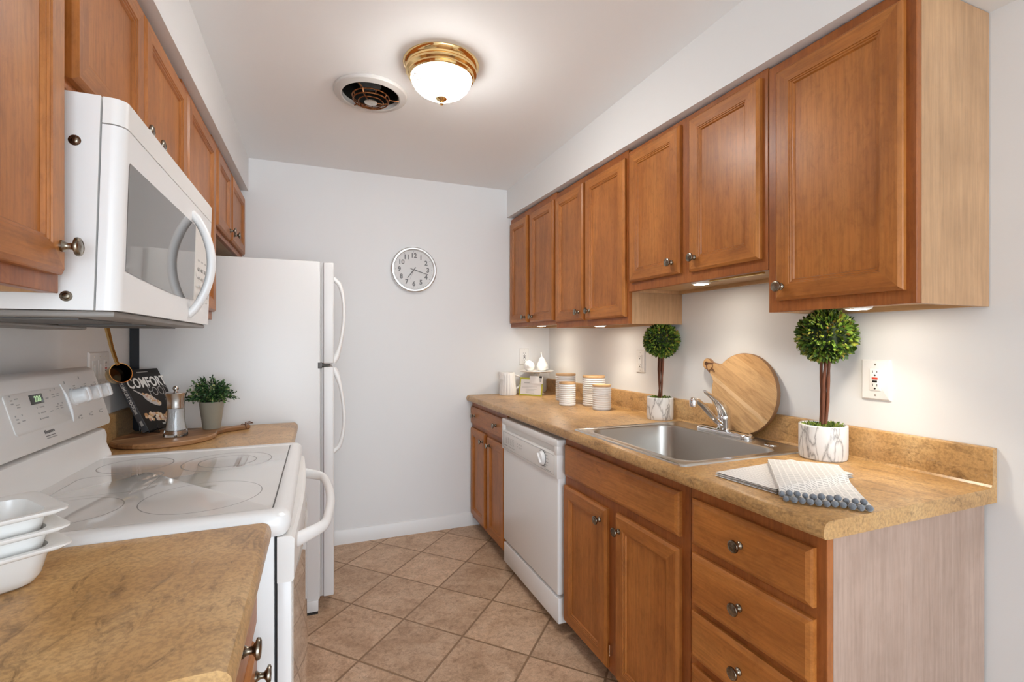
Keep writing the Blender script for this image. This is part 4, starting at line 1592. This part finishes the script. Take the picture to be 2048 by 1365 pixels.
# ---------------------------------------------------------------- refrigerator
t = thing('refrigerator', 'white top-freezer refrigerator against the back wall on the left', 'refrigerator', loc=(-0.32, 2.83, 0))
g = G()
g.box(-0.700, 0.006, 2.462, 3.215, 0.062, 1.668, 0.006, 2)
fin('body', g, 'fridge', t)
for nm, za, zb in (('freezer_door', 1.182, 1.666), ('refrigerator_door', 0.072, 1.166)):
    g = G()
    g.box(0.021, 0.069, 2.462, 3.215, za, zb, 0.007, 3)
    d = fin(nm, g, 'fridge', t)
    g = G()
    for q in (0.0075, 0.0125, 0.0175):
        g.box(q - .0016, q + .0022, 2.468 + .002 * (q > .01), 3.21, za + .004, zb - .004)
    fin('gasket', g, 'gasket', d)
    g = G()
    if nm == 'freezer_door':
        zz0, zz1 = 1.595, 1.187
    else:
        zz0, zz1 = 0.750, 1.158
    pts, rad = [], []
    for k in range(17):
        u = k / 16
        x = 0.066 + 0.050 * (sin(pi * (u ** 0.75)) ** 0.62 if 0 < u < 1 else 0)
        pts.append((x, 2.505, zz0 + (zz1 - zz0) * u))
        rad.append((0.0085 + 0.006 * smooth(.75, 1, u) + .003 * smooth(.25, 0, u), 0.014))
    g.tube(pts, rad, 12, flat=(1, 0, 0))
    fin('handle', g, 'applast', d, angle=50)
g = G()
g.box(-0.004, 0.050, 2.470, 2.50, 1.172, 1.178, .001)
g.box(-0.003, 0.016, 2.4605, 2.50, 1.160, 1.188, .001)
fin('hinge', g, 'dkgray', t)
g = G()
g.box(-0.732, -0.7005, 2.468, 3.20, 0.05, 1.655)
fin('back_cover', g, 'gap_shade', t)  # added dark slab that paints the shade in the wall gap, not a cover
g = G()
g.box(-0.052, 0.000, 2.455, 3.20, 0.012, 0.064, .004)
fin('base_grille', g, 'fridge', t)
g = G()
g.box(-0.050, -0.002, 2.457, 3.19, 0.0, 0.0118)
fin('foot', g, 'blk', t)

# ---------------------------------------------------------------- electric range
SY0, SY1 = 1.112, 1.886
t = thing('electric_range', 'white electric range with glass cooktop on the left', 'stove', loc=(-0.38, 1.485, 0))
g = G()
g.box(-0.700, -0.0855, SY0 + .006, SY1 - .006, 0.03, 0.895, .003)
fin('body', g, 'app', t)
g = G()
for y in (SY0 + .05, SY1 - .05):
    for x in (-0.65, -0.13):
        g.lathe([(0.018, 0), (0.018, .004), (0.01, .006), (0.01, .031)], (x, y, 0), seg=14)
fin('levelling_feet', g, 'blk', t)
# cooktop frame: a rounded ring around the glass that sweeps up into the riser at the back
g = G()
xo0, xo1, yo0, yo1 = -0.655, -0.053, SY0 - .004, SY1 + .003
rings = [rr(xo0 + .006, xo1 - .010, yo0 + .006, yo1 - .006, .020, 0.880), rr(xo0, xo1 - .003, yo0 + .001, yo1 - .001, .026, 0.889), rr(xo0, xo1, yo0, yo1, .028, 0.905), rr(xo0 + .003, xo1 - .004, yo0 + .003, yo1 - .003, .028, 0.921),
         rr(xo0 + .012, xo1 - .013, yo0 + .012, yo1 - .012, .026, 0.9285), rr(-0.630, -0.086, SY0 + .037, SY1 - .040, .012, 0.9290), rr(-0.622, -0.090, SY0 + .043, SY1 - .046, .008, 0.9262)]
g.loft(rings, True, True)
fin('cooktop_frame', g, 'app', t, angle=40)
g = G()
g.loft([rr(-0.6200, -0.0915, SY0 + .045, SY1 - .048, .006, 0.9263), rr(-0.6200, -0.0915, SY0 + .045, SY1 - .048, .006, 0.9268), rr(-0.6190, -0.0925, SY0 + .046, SY1 - .049, .006, 0.9274)])
gt = fin('glass_cooktop', g, 'glasstop', t)
g = G()
g.box(-0.0925, -0.0895, SY0 + .045, SY1 - .048, 0.9262, 0.9277)
g.box(-0.6215, -0.6190, SY0 + .045, SY1 - .048, 0.9262, 0.9279)
fin('seam', g, 'dkgray', gt)
for (bx, by, br) in ((-0.248, 1.305, .120), (-0.252, 1.662, .116), (-0.252, 1.662, .074), (-0.490, 1.290, .092), (-0.490, 1.705, .088)):
    g = G()
    zz = 0.92744
    g.lathe([(br, zz), (br + .0021, zz)], (bx, by, 0), seg=72, c0=False, c1=False)
    fin('burner_ring', g, 'ring', gt)
g = G()
o1 = rr(-0.580, -0.390, 1.405, 1.600, .03, 0.92744)
o2 = rr(-0.5781, -0.3919, 1.4069, 1.5981, .03, 0.92744)
g.loft([o1, o2], False, False)
g.box(-0.42, -0.405, 1.50, 1.5012, .92742, .92748)
fin('bridge_zone', g, 'ring', gt)
# riser: curved apron behind the glass
g = G()
prof = [(-0.619, 0.912), (-0.6165, 0.929), (-0.617, 0.936), (-0.6185, 0.948), (-0.6195, 0.975), (-0.619, 1.006), (-0.621, 1.013), (-0.629, 1.017), (-0.700, 1.017), (-0.700, 0.912)]
n = 12
rings = []
for k in range(n + 1):
    e = [0, .004, .012, .03][k] if k < 4 else None
    y = [SY0 + .001, SY0 + .003, SY0 + .010, SY0 + .03, SY0 + .08, 1.32, 1.45, 1.6, SY1 - .08, SY1 - .03, SY1 - .010, SY1 - .003, SY1 - .001][k]
    dy = min(y - SY0, SY1 - y)
    drop = 0.012 * (1 - smooth(0, .012, dy))
    ring = []
    for x, z in prof:
        lift = smooth(.93, 1.02, z)
        flare = 0.010 * (1 - smooth(0, .05, dy)) * (1 - smooth(.935, .975, z))
        ring.append(Vector((x + flare, y, z - drop * lift)))
    rings.append(ring)
g.loft(rings)
fin('riser', g, 'app', t, angle=40)
# console
g = G()
prof = [(-0.700, 1.020), (-0.640, 1.024), (-0.620, 1.026), (-0.610, 1.030), (-0.608, 1.040), (-0.650, 1.195), (-0.656, 1.204), (-0.668, 1.209), (-0.700, 1.206)]
rings = []
ccx = sum(p[0] for p in prof) / len(prof)
ccz = sum(p[1] for p in prof) / len(prof)
for y, s_ in ((SY0 - .001, .90), (SY0 + .002, .96), (SY0 + .008, 1.0), (SY1 - .008, 1.0), (SY1 - .002, .96), (SY1 + .001, .90)):
    rings.append([Vector((ccx + (x - ccx) * s_, y, ccz + (z - ccz) * s_)) for x, z in prof])
g.loft(rings)
con = fin('console', g, 'applast', t, angle=40)
ux, uz = -0.042 / 0.1604, 0.155 / 0.1604
FC = frame((-0.629, 1.52, 1.1175), (0, 1, 0), (ux, 0, uz))
g = G()
g.loft([rr(-0.130, 0.128, -0.044, 0.050, .008, 0.0), rr(-0.130, 0.128, -0.044, 0.050, .008, 0.0018), rr(-0.128, 0.126, -0.042, 0.048, .008, 0.0026)])
g.xform(FC)
cp = fin('control_panel', g, 'panel', con)
g = G()
g.tube([FC @ Vector((0.129, 0.055, .001)), FC @ Vector((0.136, 0.02, .003)), FC @ Vector((0.137, -0.02, .003)), FC @ Vector((0.134, -0.05, .001))], [.001, .0045, .0045, .001], 10)
fin('panel_ridge', g, 'app', con, angle=60)
g = G()
g.box(-0.036, 0.022, 0.017, 0.041, 0.0026, 0.0034, .0005)
g.xform(FC)
dp = fin('display', g, 'lcd', cp)
g = G()
g.text('220', 0.020, FC @ Matrix.Translation((-0.003, 0.029, 0.0037)), 0.0002, bold=0.0004)
fin('digits', g, 'seg', dp)
g = G()
for x, y in ((-.108, .032), (-.108, -.012)):
    for k in range(2):
        dash(g, x, y - .004 + .008 * k, .010, .003)
for x, y in ((-.088, .038), (-.088, .024), (-.088, .018), (-.086, -.014), (.072, .032), (.072, .026), (.095, .032), (.095, .027), (.095, .0), (.095, -.006), (.072, .0), (.072, -.006), (.040, .026), (.042, -.008)):
    dash(g, x, y, .013, .0025)
for k in range(3):
    dash(g, -.018, .008 - .014 * k, .004, .004)
    dash(g, .004, .008 - .014 * k, .022 + .007 * (k > 1), .003)
for x, y in ((-.108, .046), (-.112, .0), (-.086, .0), (.066, .044), (.088, .046), (.082, .006), (.104, .006)):
    dash(g, x, y, .004, .004)
g.xform(FC @ Matrix.Translation((0, 0, 0.0026)))
fin('printed_markings', g, 'inkl', cp)
g = G()
for x, y in ((.155, .058), (.245, .066)):
    dash(g, x, y, .005, .008)
for i in range(3):
    x = .185 + i * .068
    dash(g, x - .014, -.044, .006, .006)
    dash(g, x, -.040, .014, .003)
    dash(g, x, -.048, .010, .003)
    dash(g, x - .01, .038, .008, .003)
    dash(g, x + .018, .045, .012, .003)
    dash(g, x + .018, .039, .009, .003)
g.xform(FC @ Matrix.Translation((0, 0, 0.0002)))
fin('knob_markings', g, 'inkl', con)
g = G()
g.text('Kenmore', 0.012, FC @ Matrix.Translation((0.006, -0.054, 0.0006)), 0.0002, bold=0.0005)
gg = G()
dash(gg, 0.006, -0.0645, .044, .0018)
gg.xform(FC @ Matrix.Translation((0, 0, 0.0003)))
g.add(gg.V, gg.F)
fin('logo', g, 'ink', con)
g = G()
dash(g, 0.010, -0.070, .048, .0022)
g.xform(FC @ Matrix.Translation((0, 0, 0.0003)))
fin('model_line', g, 'inkl', con)
for i in range(3):
    g = G()
    kx = .182 + i * .071
    Fk = FC @ Matrix.Translation((kx, 0.014, 0.0))
    g.lathe([(0.0001, 0), (.0245, 0), (.0245, .003), (.0215, .005), (.0205, .026), (.0190, .032), (.014, .0355), (.0001, .036)], mat=Fk, seg=36)
    gg = G()
    gg.box(-.0085, .0085, -.0202, .0202, .016, .040, .006, 3)
    gg.xform(Fk @ Matrix.Rotation(0.0, 4, 'Z'))
    g.add(gg.V, gg.F)
    fin('burner_knob', g, 'app', con, angle=50)
# oven door
g = G()
g.box(-0.0845, -0.0805, SY0 + .012, SY1 - .012, 0.06, 0.888)
fin('door_seal', g, 'black', t)
g = G()
g.box(-0.080, -0.052, SY0 + .002, SY1 - .002, 0.245, 0.790, .003)
od = fin('oven_door', g, 'app', t)
g = G()
rings = []
for k in range(13):
    u = k / 12
    y = SY0 + (SY1 - SY0) * u
    x = -0.048 + 0.012 * sin(pi * u)
    rings.append([Vector((-0.080, y, .782)), Vector((x - .004, y, .782)), Vector((x, y, .786)), Vector((x + .001, y, .872)), Vector((x - .006, y, .878)), Vector((-0.080, y, .878))])
g.loft(rings)
fin('door_cap', g, 'applast', od, angle=30)
g = G()
rings = []
for k in range(15):
    u = k / 14
    y = SY0 + .030 + (SY1 - SY0 - .06) * u
    x = -0.050 + 0.020 * sin(pi * u) ** .8
    rings.append([Vector((-0.052, y, .250)), Vector((x, y, .250)), Vector((x, y, .778)), Vector((-0.052, y, .778))])
g.loft(rings)
fin('door_glass', g, 'ovenglass', od, angle=30)
g = G()
pts, rad = [], []
for k in range(25):
    u = k / 24
    y = SY0 + .075 + (SY1 - SY0 - .15) * u
    e = min(u, 1 - u)
    x = -0.056 + 0.060 * smooth(0, .16, e) ** .6 + 0.028 * sin(pi * u)
    pts.append((x, y, .836))
    rad.append((0.0115, 0.017 - .004 * smooth(0, .2, e)) if e > 0 else (.013, .018))
g.tube(pts, rad, 14, flat=(1, 0, 0))
fin('handle', g, 'app', od, angle=50)
g = G()
g.box(-0.080, -0.050, SY0 + .003, SY1 - .003, 0.055, 0.238, .004)
fin('storage_drawer', g, 'app', t)

# ---------------------------------------------------------------- microwave
MY0, MY1, MZ0, MZ1 = 1.090, 1.872, 1.342, 1.732


def slx(x, z):
    return x - 0.011 * (1 - (z - MZ0) / (MZ1 - MZ0))


t = thing('microwave', 'white over-the-range microwave oven with smoked window and curved handle', 'microwave', loc=(-0.53, 1.48, MZ0))
g = G()
rings = [[Vector((XL + .003, y, MZ0)), Vector((slx(-0.3665, MZ0), y, MZ0)), Vector((slx(-0.3665, MZ1), y, MZ1)), Vector((XL + .003, y, MZ1))] for y in (MY0, MY1)]
g.loft(rings)
fin('case', g, 'app', t)


def slab(g, z0, z1, y0=MY0, y1=MY1, xb=-0.3635, xf=-0.330, r=0.022):
    rings = []
    for z in (z0, z1):
        ring = [Vector((slx(xb, z), y0 + .001, z)), Vector((slx(xf, z) - r, y0 + .001, z))]
        for k in range(1, 7):
            a = pi / 2 * k / 6
            ring.append(Vector((slx(xf, z) - r + r * sin(a), y0 + .001 + r * (1 - cos(a)), z)))
        for k in range(0, 6):
            a = pi / 2 * k / 6
            ring.append(Vector((slx(xf, z) - r * .3 + r * .3 * cos(a), y1 - r * .3 + r * .3 * sin(a), z)))
        ring.append(Vector((slx(xb, z), y1, z)))
        rings.append(ring)
    g.loft(rings)


g = G()
slab(g, 1.684, MZ1 - .0005)
fin('vent_grille', g, 'applast', t, angle=30)
g = G()
slab(g, MZ0, 1.6815)
md = fin('door', g, 'app', t, angle=30)
g = G()
# smoked window with a downward bowed lower edge
ys = [1.118 + (1.645 - 1.118) * k / 16 for k in range(17)]
poly = [(y, 1.418 - 0.022 * sin(pi * .55 * (k / 16)) + 0.010 * (k / 16)) for k, y in enumerate(ys)] + [(1.648, 1.42), (1.648, 1.624), (1.122, 1.624), (1.118, 1.615)]
g.prism(poly, lambda u, v, a: Vector((slx(-0.330 + a, v), u, v)), -0.002, 0.0012)
fin('window', g, 'mwglass', md, angle=30)
g = G()
g.prism([(1.652, 1.41), (1.842, 1.41), (1.842, 1.64), (1.652, 1.64)], lambda u, v, a: Vector((slx(-0.330 + a, v), u, v)), -0.002, 0.0012)
mc = fin('control_panel', g, 'panel', md)
g = G()
FM = frame((slx(-0.330, 1.52) + .0013, 1.75, 1.52), (0, 1, 0), (-0.028, 0, 1))
for r_i in range(7):
    for c_i in range(3):
        dash(g, -.05 + .045 * c_i, .062 - .026 * r_i, .024, .005 if r_i % 3 else .009)
g.xform(FM)
fin('printed_markings', g, 'inkl', mc)
g = G()
pts, rad = [], []
for k in range(21):
    u = k / 20
    z = 1.652 - (1.652 - 1.362) * u
    x = slx(-0.333, z) + 0.052 * sin(pi * u) ** 0.75 if 0 < u < 1 else slx(-0.334, z)
    pts.append((x, 1.617, z))
    rad.append((.0115, .0135))
g.tube(pts, rad, 14, flat=(1, 0, 0))
fin('handle', g, 'app', md, angle=50)
g = G()
g.box(XL + .004, -0.350, MY0 + .012, MY1 - .01, MZ0 - .012, MZ0 - .0005, .004)
g.box(XL + .004, -0.62, MY0 + .09, MY1 - .12, MZ0 - .022, MZ0 - .012, .006)
un = fin('underside_tray', g, 'mgray', t)
for y in (MY0 + .06, MY1 - .34):
    g = G()
    g.box(-0.60, -0.42, y, y + .28, MZ0 - .0155, MZ0 - .0122, .001)
    fin('grease_filter', g, 'dkgray', un)
for x, z in ((-0.404, 1.645), (-0.416, 1.366)):
    g = G()
    g.lathe([(.0095, 0), (.0095, .0006), (.0062, .0008), (.0056, .0016), (.003, .0024), (.0001, .0025)], mat=Matrix.Translation((x, MY0 - .0002, z)) @ Matrix.Rotation(pi / 2, 4, 'X'), seg=18)
    fin('screw', g, 'nickel', t, angle=40)

# ---------------------------------------------------------------- baking dishes
ey_d = Vector((-0.612, 0.791, 0))
ex_d = Vector((-0.791, -0.612, 0))
for i, (zb_, lb) in enumerate(((0.9145, 'bottom white rectangular baking dish, resting on the brown worktop'), (0.9405, 'middle white rectangular baking dish, nested between two others'),
                               (0.9735, 'top white rectangular baking dish of the stack, open and empty'))):
    zb_ = 0.9146 + 0.0275 * i
    corner = Vector((-0.351, 0.946, 0)) + ex_d * (0.002 * i - .002)
    c = corner + ex_d * 0.145 + ey_d * 0.079
    F = Matrix(((ex_d.x, ey_d.x, 0, c.x), (ex_d.y, ey_d.y, 0, c.y), (0, 0, 1, zb_), (0, 0, 0, 1)))
    F[2][2] = 1
    t = thing('baking_dish', lb, 'baking dish', M0=F @ Matrix.Rotation(0, 4, 'Z'), group='stacked white baking dishes')
    a, b2, H = 0.145, 0.079, 0.060
    P = [(a - .046, b2 - .046, 0.0, .016), (a - .040, b2 - .040, 0.0, .020), (a - .032, b2 - .032, .005, .024), (a - .026, b2 - .026, .016, .026), (a - .0185, b2 - .0185, H - .008, .026), (a - .004, b2 - .004, H - .006, .022), (a, b2, H - .002, .018),
         (a, b2, H + .001, .018), (a - .005, b2 - .005, H + .002, .02), (a - .0205, b2 - .0205, H - .002, .024), (a - .0280, b2 - .0280, .018, .022), (a - .034, b2 - .034, .008, .02), (a - .046, b2 - .046, .0055, .014)]
    g = G()
    g.loft([rr(-p, p, -q, q, r, z, 5) for p, q, z, r in P])
    fin('dish', g, 'ceramic', t, local=True, angle=50)

# ---------------------------------------------------------------- serving board group on the left worktop
bc = Vector((-0.532, 2.168, ZT + 0.0095))
hx = Vector((0.828, 0.560, 0)).normalized()
M0 = Matrix(((hx.x, -hx.y, 0, bc.x), (hx.y, hx.x, 0, bc.y), (0, 0, 1, bc.z), (0, 0, 0, 1)))
t = thing('serving_board', 'round dark-grained wooden serving board lying under the grinder and potted plant', 'serving board', M0=M0, group='round wooden boards')
g = G()
g.prism(board_outline(0.163, 0.312, 0.034, 0.018, 0.019), lambda u, v, a: Vector((u, v, a)), -0.009, 0.009, 0.004)
fin('board', g, 'board2', t, local=True, angle=40)
g = G()
lp = [(0.292, 0.0, 0.010), (0.300, 0.013, 0.017), (0.318, 0.012, 0.018), (0.325, 0.0, 0.012), (0.316, -0.010, 0.014), (0.300, -0.010, 0.016), (0.292, 0.0, 0.011)]
g.tube(lp, 0.0019, 8)
g.tube([(0.292, 0.0, 0.010), (0.287, 0.012, 0.012), (0.285, 0.019, 0.008), (0.283, 0.0215, -0.002)], 0.0017, 8)
g.tube([(0.292, 0.0, 0.010), (0.287, -0.012, 0.012), (0.285, -0.019, 0.006), (0.287, -0.0215, -0.004)], 0.0017, 8)
fin('leather_cord', g, 'leather', t, local=True)
ZS = ZT + 0.0190

# salt grinder
gx, gy = -0.497, 2.150
t = thing('salt_grinder', 'steel-topped clear salt grinder standing on the round board', 'grinder', loc=(gx, gy, ZS))


def LT(prof, mat, nm, angle=35, seg=40, par=None):
    g = G()
    g.lathe([(r, ZS + z) for r, z in prof], (gx, gy, 0), seg=seg)
    return fin(nm, g, mat, par or t, angle=angle)


LT([(0.0001, .0005), (.0385, .0005), (.0395, .003), (.0385, .010), (.0345, .028), (.0300, .055), (.0280, .080), (.0280, .1045), (.0255, .1045), (.0255, .080), (.0275, .055), (.0318, .030), (.0330, .024), (.0001, .0235)], 'glass', 'glass_body')
LT([(0.0001, .0240), (.0322, .0240), (.0305, .032), (.0268, .055), (.0248, .080), (.0248, .103), (.0001, .103)], 'salt', 'salt')
LT([(.0001, .1048), (.0290, .1048), (.0295, .108), (.0290, .125), (.0305, .143), (.0345, .156), (.0355, .160), (.0345, .1625), (.030, .164), (.0001, .165)], 'steel', 'cap')
LT([(.0001, .164), (.006, .164), (.005, .168), (.0085, .172), (.0100, .178), (.0085, .184), (.0045, .1875), (.0001, .188)], 'steel', 'cap_knob', 50)
LT([(.0001, .0060), (.024, .0060), (.026, .0075), (.026, .020), (.024, .022), (.0001, .0225)], 'chrome', 'grinding_mechanism')

# potted plant
qx, qy = -0.403, 2.276
t = thing('potted_plant', 'small bushy green plant in a gray zinc pot on the round board', 'plant', loc=(qx, qy, ZS))
g = G()
g.lathe([(0.0001, ZS + .0005), (.0305, ZS + .0005), (.0315, ZS + .003), (.0445, ZS + .106), (.0455, ZS + .1085), (.0445, ZS + .111), (.0425, ZS + .110), (.040, ZS + .095), (.0001, ZS + .095)], (qx, qy, 0), seg=36)
fin('pot', g, 'zinc', t, angle=40)
g = G()
g.lathe([(.0400, ZS + .0955), (.030, ZS + .100), (.0001, ZS + .101)], (qx, qy, 0), seg=20)
fin('soil', g, 'soil', t)
g = G()
gs = G()
r = random.Random(5)
for i in range(135):
    d = rdir(r)
    d.z = abs(d.z) * 1.0 + .02
    d.normalize()
    base = Vector((qx + r.uniform(-.02, .02), qy + r.uniform(-.02, .02), ZS + .098))
    tip = Vector((qx, qy, ZS + .135)) + Vector((d.x * .088, d.y * .088, d.z * .096 - .022)) * r.uniform(.70, 1.10)
    mid = base.lerp(tip, .5) + Vector((0, 0, .016))
    gs.tube([base, mid, tip], [.0011, .0009, .0006], 5)
    for k in range(11):
        u = .3 + .7 * k / 10
        p = base.lerp(mid, u * 2) if u < .5 else mid.lerp(tip, u * 2 - 1)
        leaf(g, p, (tip - mid).normalized() + rdir(r) * .95, rdir(r), r.uniform(.009, .0155), r.uniform(.0045, .0072))
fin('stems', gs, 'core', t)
fin('foliage', g, 'herb', t, angle=60)

# cookbook on a wire easel
a_ = radians(20.5)
t_ = radians(27)
wv = Vector((sin(a_), cos(a_), 0))
nh = Vector((cos(a_), -sin(a_), 0))
upv = Vector((0, 0, 1)) * cos(t_) - nh * sin(t_)
O = Vector((-0.601, 2.224, 0.9475))
FB = frame(O, wv, upv)
BW, BH, BT = 0.210, 0.255, 0.024
t = thing('cookbook', 'black cookbook with food photo, propped on an easel behind the grinder', 'book', M0=FB)
g = G()
g.box(0.001, BW, 0, BH, -.0018, 0, .0005)
cv = fin('front_cover', g, 'cover', t, local=True)
g = G()
g.box(0.001, BW, 0, BH, -BT, -BT + .0018, .0005)
fin('back_cover', g, 'cover', t, local=True)
g = G()
g.box(-.0008, 0.0012, 0, BH, -BT, 0, .0007)
sp_ = fin('spine', g, 'spine', t, local=True)
g = G()
g.box(.0012, BW - .004, .004, BH - .004, -BT + .002, -.002)
fin('pages', g, 'page', t, local=True)
g = G()
g.text('COMFORT', 0.060, Matrix.Translation((BW * .5 + .010, BH * .765, .0003)), .0002, bold=.0014, sx=.72)
fin('cover_title', g, 'white', cv, local=True)
g = G()
g.text('FOOD', 0.058, Matrix.Translation((BW - .055, BH * .595, .0003)), .0002, bold=-.0011, sx=.70)
fin('cover_subtitle', g, 'whiteo', cv, local=True)
g = G()
for k in range(4):
    dash(g, BW - .030, BH * .44 - .006 * k, .030 - .004 * (k % 2), .003)
dash(g, BW * .55, BH * .95, .06, .003)
dash(g, BW * .55, BH * .055, .06, .008)
fin('cover_print', g, 'whiteo', cv, local=True)
g = G()
sd = Vector((.80, -.60, 0)).normalized()
sn = Vector((.6, .8, 0)).normalized()
c_ = Vector((.092, BH * .47, 0))
g.prism([(cos(k * pi / 10) * .046 * (1 if cos(k * pi / 10) > 0 else .9), sin(k * pi / 10) * .017) for k in range(20)], lambda u, v, a: c_ + sd * u + sn * v + Vector((0, 0, a)), .0002, .0006)
g.prism([(-.04, -.004), (-.04, .004), (-.085, .002), (-.085, -.002)], lambda u, v, a: c_ + sd * u + sn * v + Vector((0, 0, a)), .0002, .0006)
fin('spoon_picture', g, 'spoonp', cv, local=True)
g = G()
rb = random.Random(9)


def pebble(g, x, y, r):
    n = 9
    pts = [Vector((x, y, .0012))] + [Vector((x + r * rb.uniform(.8, 1.15) * cos(2 * pi * k / n), y + r * rb.uniform(.75, 1.1) * sin(2 * pi * k / n), .0007)) for k in range(n)]
    g.add(pts, [[0, 1 + k, 1 + (k + 1) % n] for k in range(n)])


for k in range(38):
    u = rb.uniform(-.042, .040)
    v = rb.uniform(-.004, .020) * (1 - abs(u) / .06)
    p = c_ + sd * u + sn * v
    pebble(g, p.x, p.y, rb.uniform(.004, .007))
fin('pastry_picture', g, 'dough', cv, local=True, angle=80)
g = G()
for k in range(80):
    u = rb.uniform(.02, BW - .012)
    v = rb.uniform(.030, .062) + .016 * sin(u * 38) * .5
    pebble(g, u, v, rb.uniform(.006, .010))
fin('pastry_picture', g, 'dough', cv, local=True, angle=80)
FSp = frame((0, 0, 0), (0, -1, 0), (0, 0, 1))
FSp = Matrix(((0, 0, -1, -.0009), (-1, 0, 0, BH * .60), (0, 1, 0, -BT / 2), (0, 0, 0, 1)))
g = G()
g.text('COMFORT FOOD', 0.017, FSp, .0002, bold=.0002, sx=.90)
fin('spine_title', g, 'white', sp_, local=True)
g = G()
for yy in (.075, .025):
    g.box(-.0012, -.0007, yy, yy + .020, -BT * .7, -BT * .3)
fin('spine_print', g, 'whiteo', sp_, local=True)

t = thing('book_easel', 'small black wire easel holding up the cookbook', 'easel', loc=(O.x, O.y, ZS))
for u in (0.035, 0.150):
    g = G()
    f0 = FB @ Vector((u, 0, .016))
    pts = [FB @ Vector((u, .012, .012)), FB @ Vector((u, -.003, .011)), FB @ Vector((u, -.0035, -BT / 2)), FB @ Vector((u, -.003, -BT - .003)), FB @ Vector((u, .10, -BT - .003))]
    g.tube(pts, .0020, 8)
    q = FB @ Vector((u, -.003, .010))
    g.tube([q, Vector((q.x + .006, q.y - .004, ZS + .0022)), Vector((q.x - .05, q.y + .03, ZS + .0022))], .0020, 8)
    fin('hook', g, 'wire', t)
g = G()
q0 = FB @ Vector((0.035, .06, -BT - .004))
q1 = FB @ Vector((0.15, .06, -BT - .004))
e0 = FB @ Vector((0.078, .10, -BT - .004))
g.tube([q0, q1], .0020, 8)
g.tube([e0, Vector((e0.x - .020, e0.y + .010, ZS - .0168))], .0020, 8)
fin('back_leg', g, 'wire', t)

# brass ladle hanging from the narrow cabinet
lc = Vector((-0.660, 2.117, 1.172))
ax_ = Vector((0.68, -0.68, 0.27)).normalized()
ML = ax_.to_track_quat('Z', 'Y').to_matrix().to_4x4()
ML = ML @ Matrix.Scale(0.88, 4)
ML.translation = lc
t = thing('ladle', 'brass ladle hanging below the narrow cabinet, over the cookbook corner', 'ladle', loc=lc)
g = G()
g.lathe([(.0001, -.030), (.030, -.030), (.036, -.026), (.0385, -.018), (.0400, .012), (.0415, .014), (.0415, .0155), (.0385, .0155), (.0370, .012), (.0355, -.018), (.032, -.0255), (.0001, -.0265)], mat=ML, seg=44)
fin('cup', g, 'brassl', t, angle=40)
g = G()
g.lathe([(.0001, -.0255), (.031, -.0245), (.0345, -.0175), (.0362, .011), (.0360, .011), (.0343, -.0173), (.0308, -.0242), (.0001, -.0252)], mat=ML, seg=44)
fin('cup_lining', g, 'lining', t, angle=40)
g = G()
g.tube([(-0.659, 2.105, 1.205), (-0.668, 2.119, 1.215), (-0.684, 2.127, 1.265), (-0.700, 2.135, 1.335), (-0.707, 2.139, 1.364)],
       [(.003, .006), (.003, .006), (.0034, .0068), (.0034, .0078), (.003, .006)], 10, flat=(.3, -.95, 0))
fin('handle', g, 'brassl', t, angle=50)
g = G()
g.tube([(-0.708, 2.139, 1.3785), (-0.708, 2.132, 1.366), (-0.708, 2.131, 1.358), (-0.708, 2.139, 1.354), (-0.708, 2.146, 1.359)], .0015, 8)
fin('hook', g, 'brassl', t)

for o in bpy.data.objects:
    if '_m' in o:
        del o['_m']
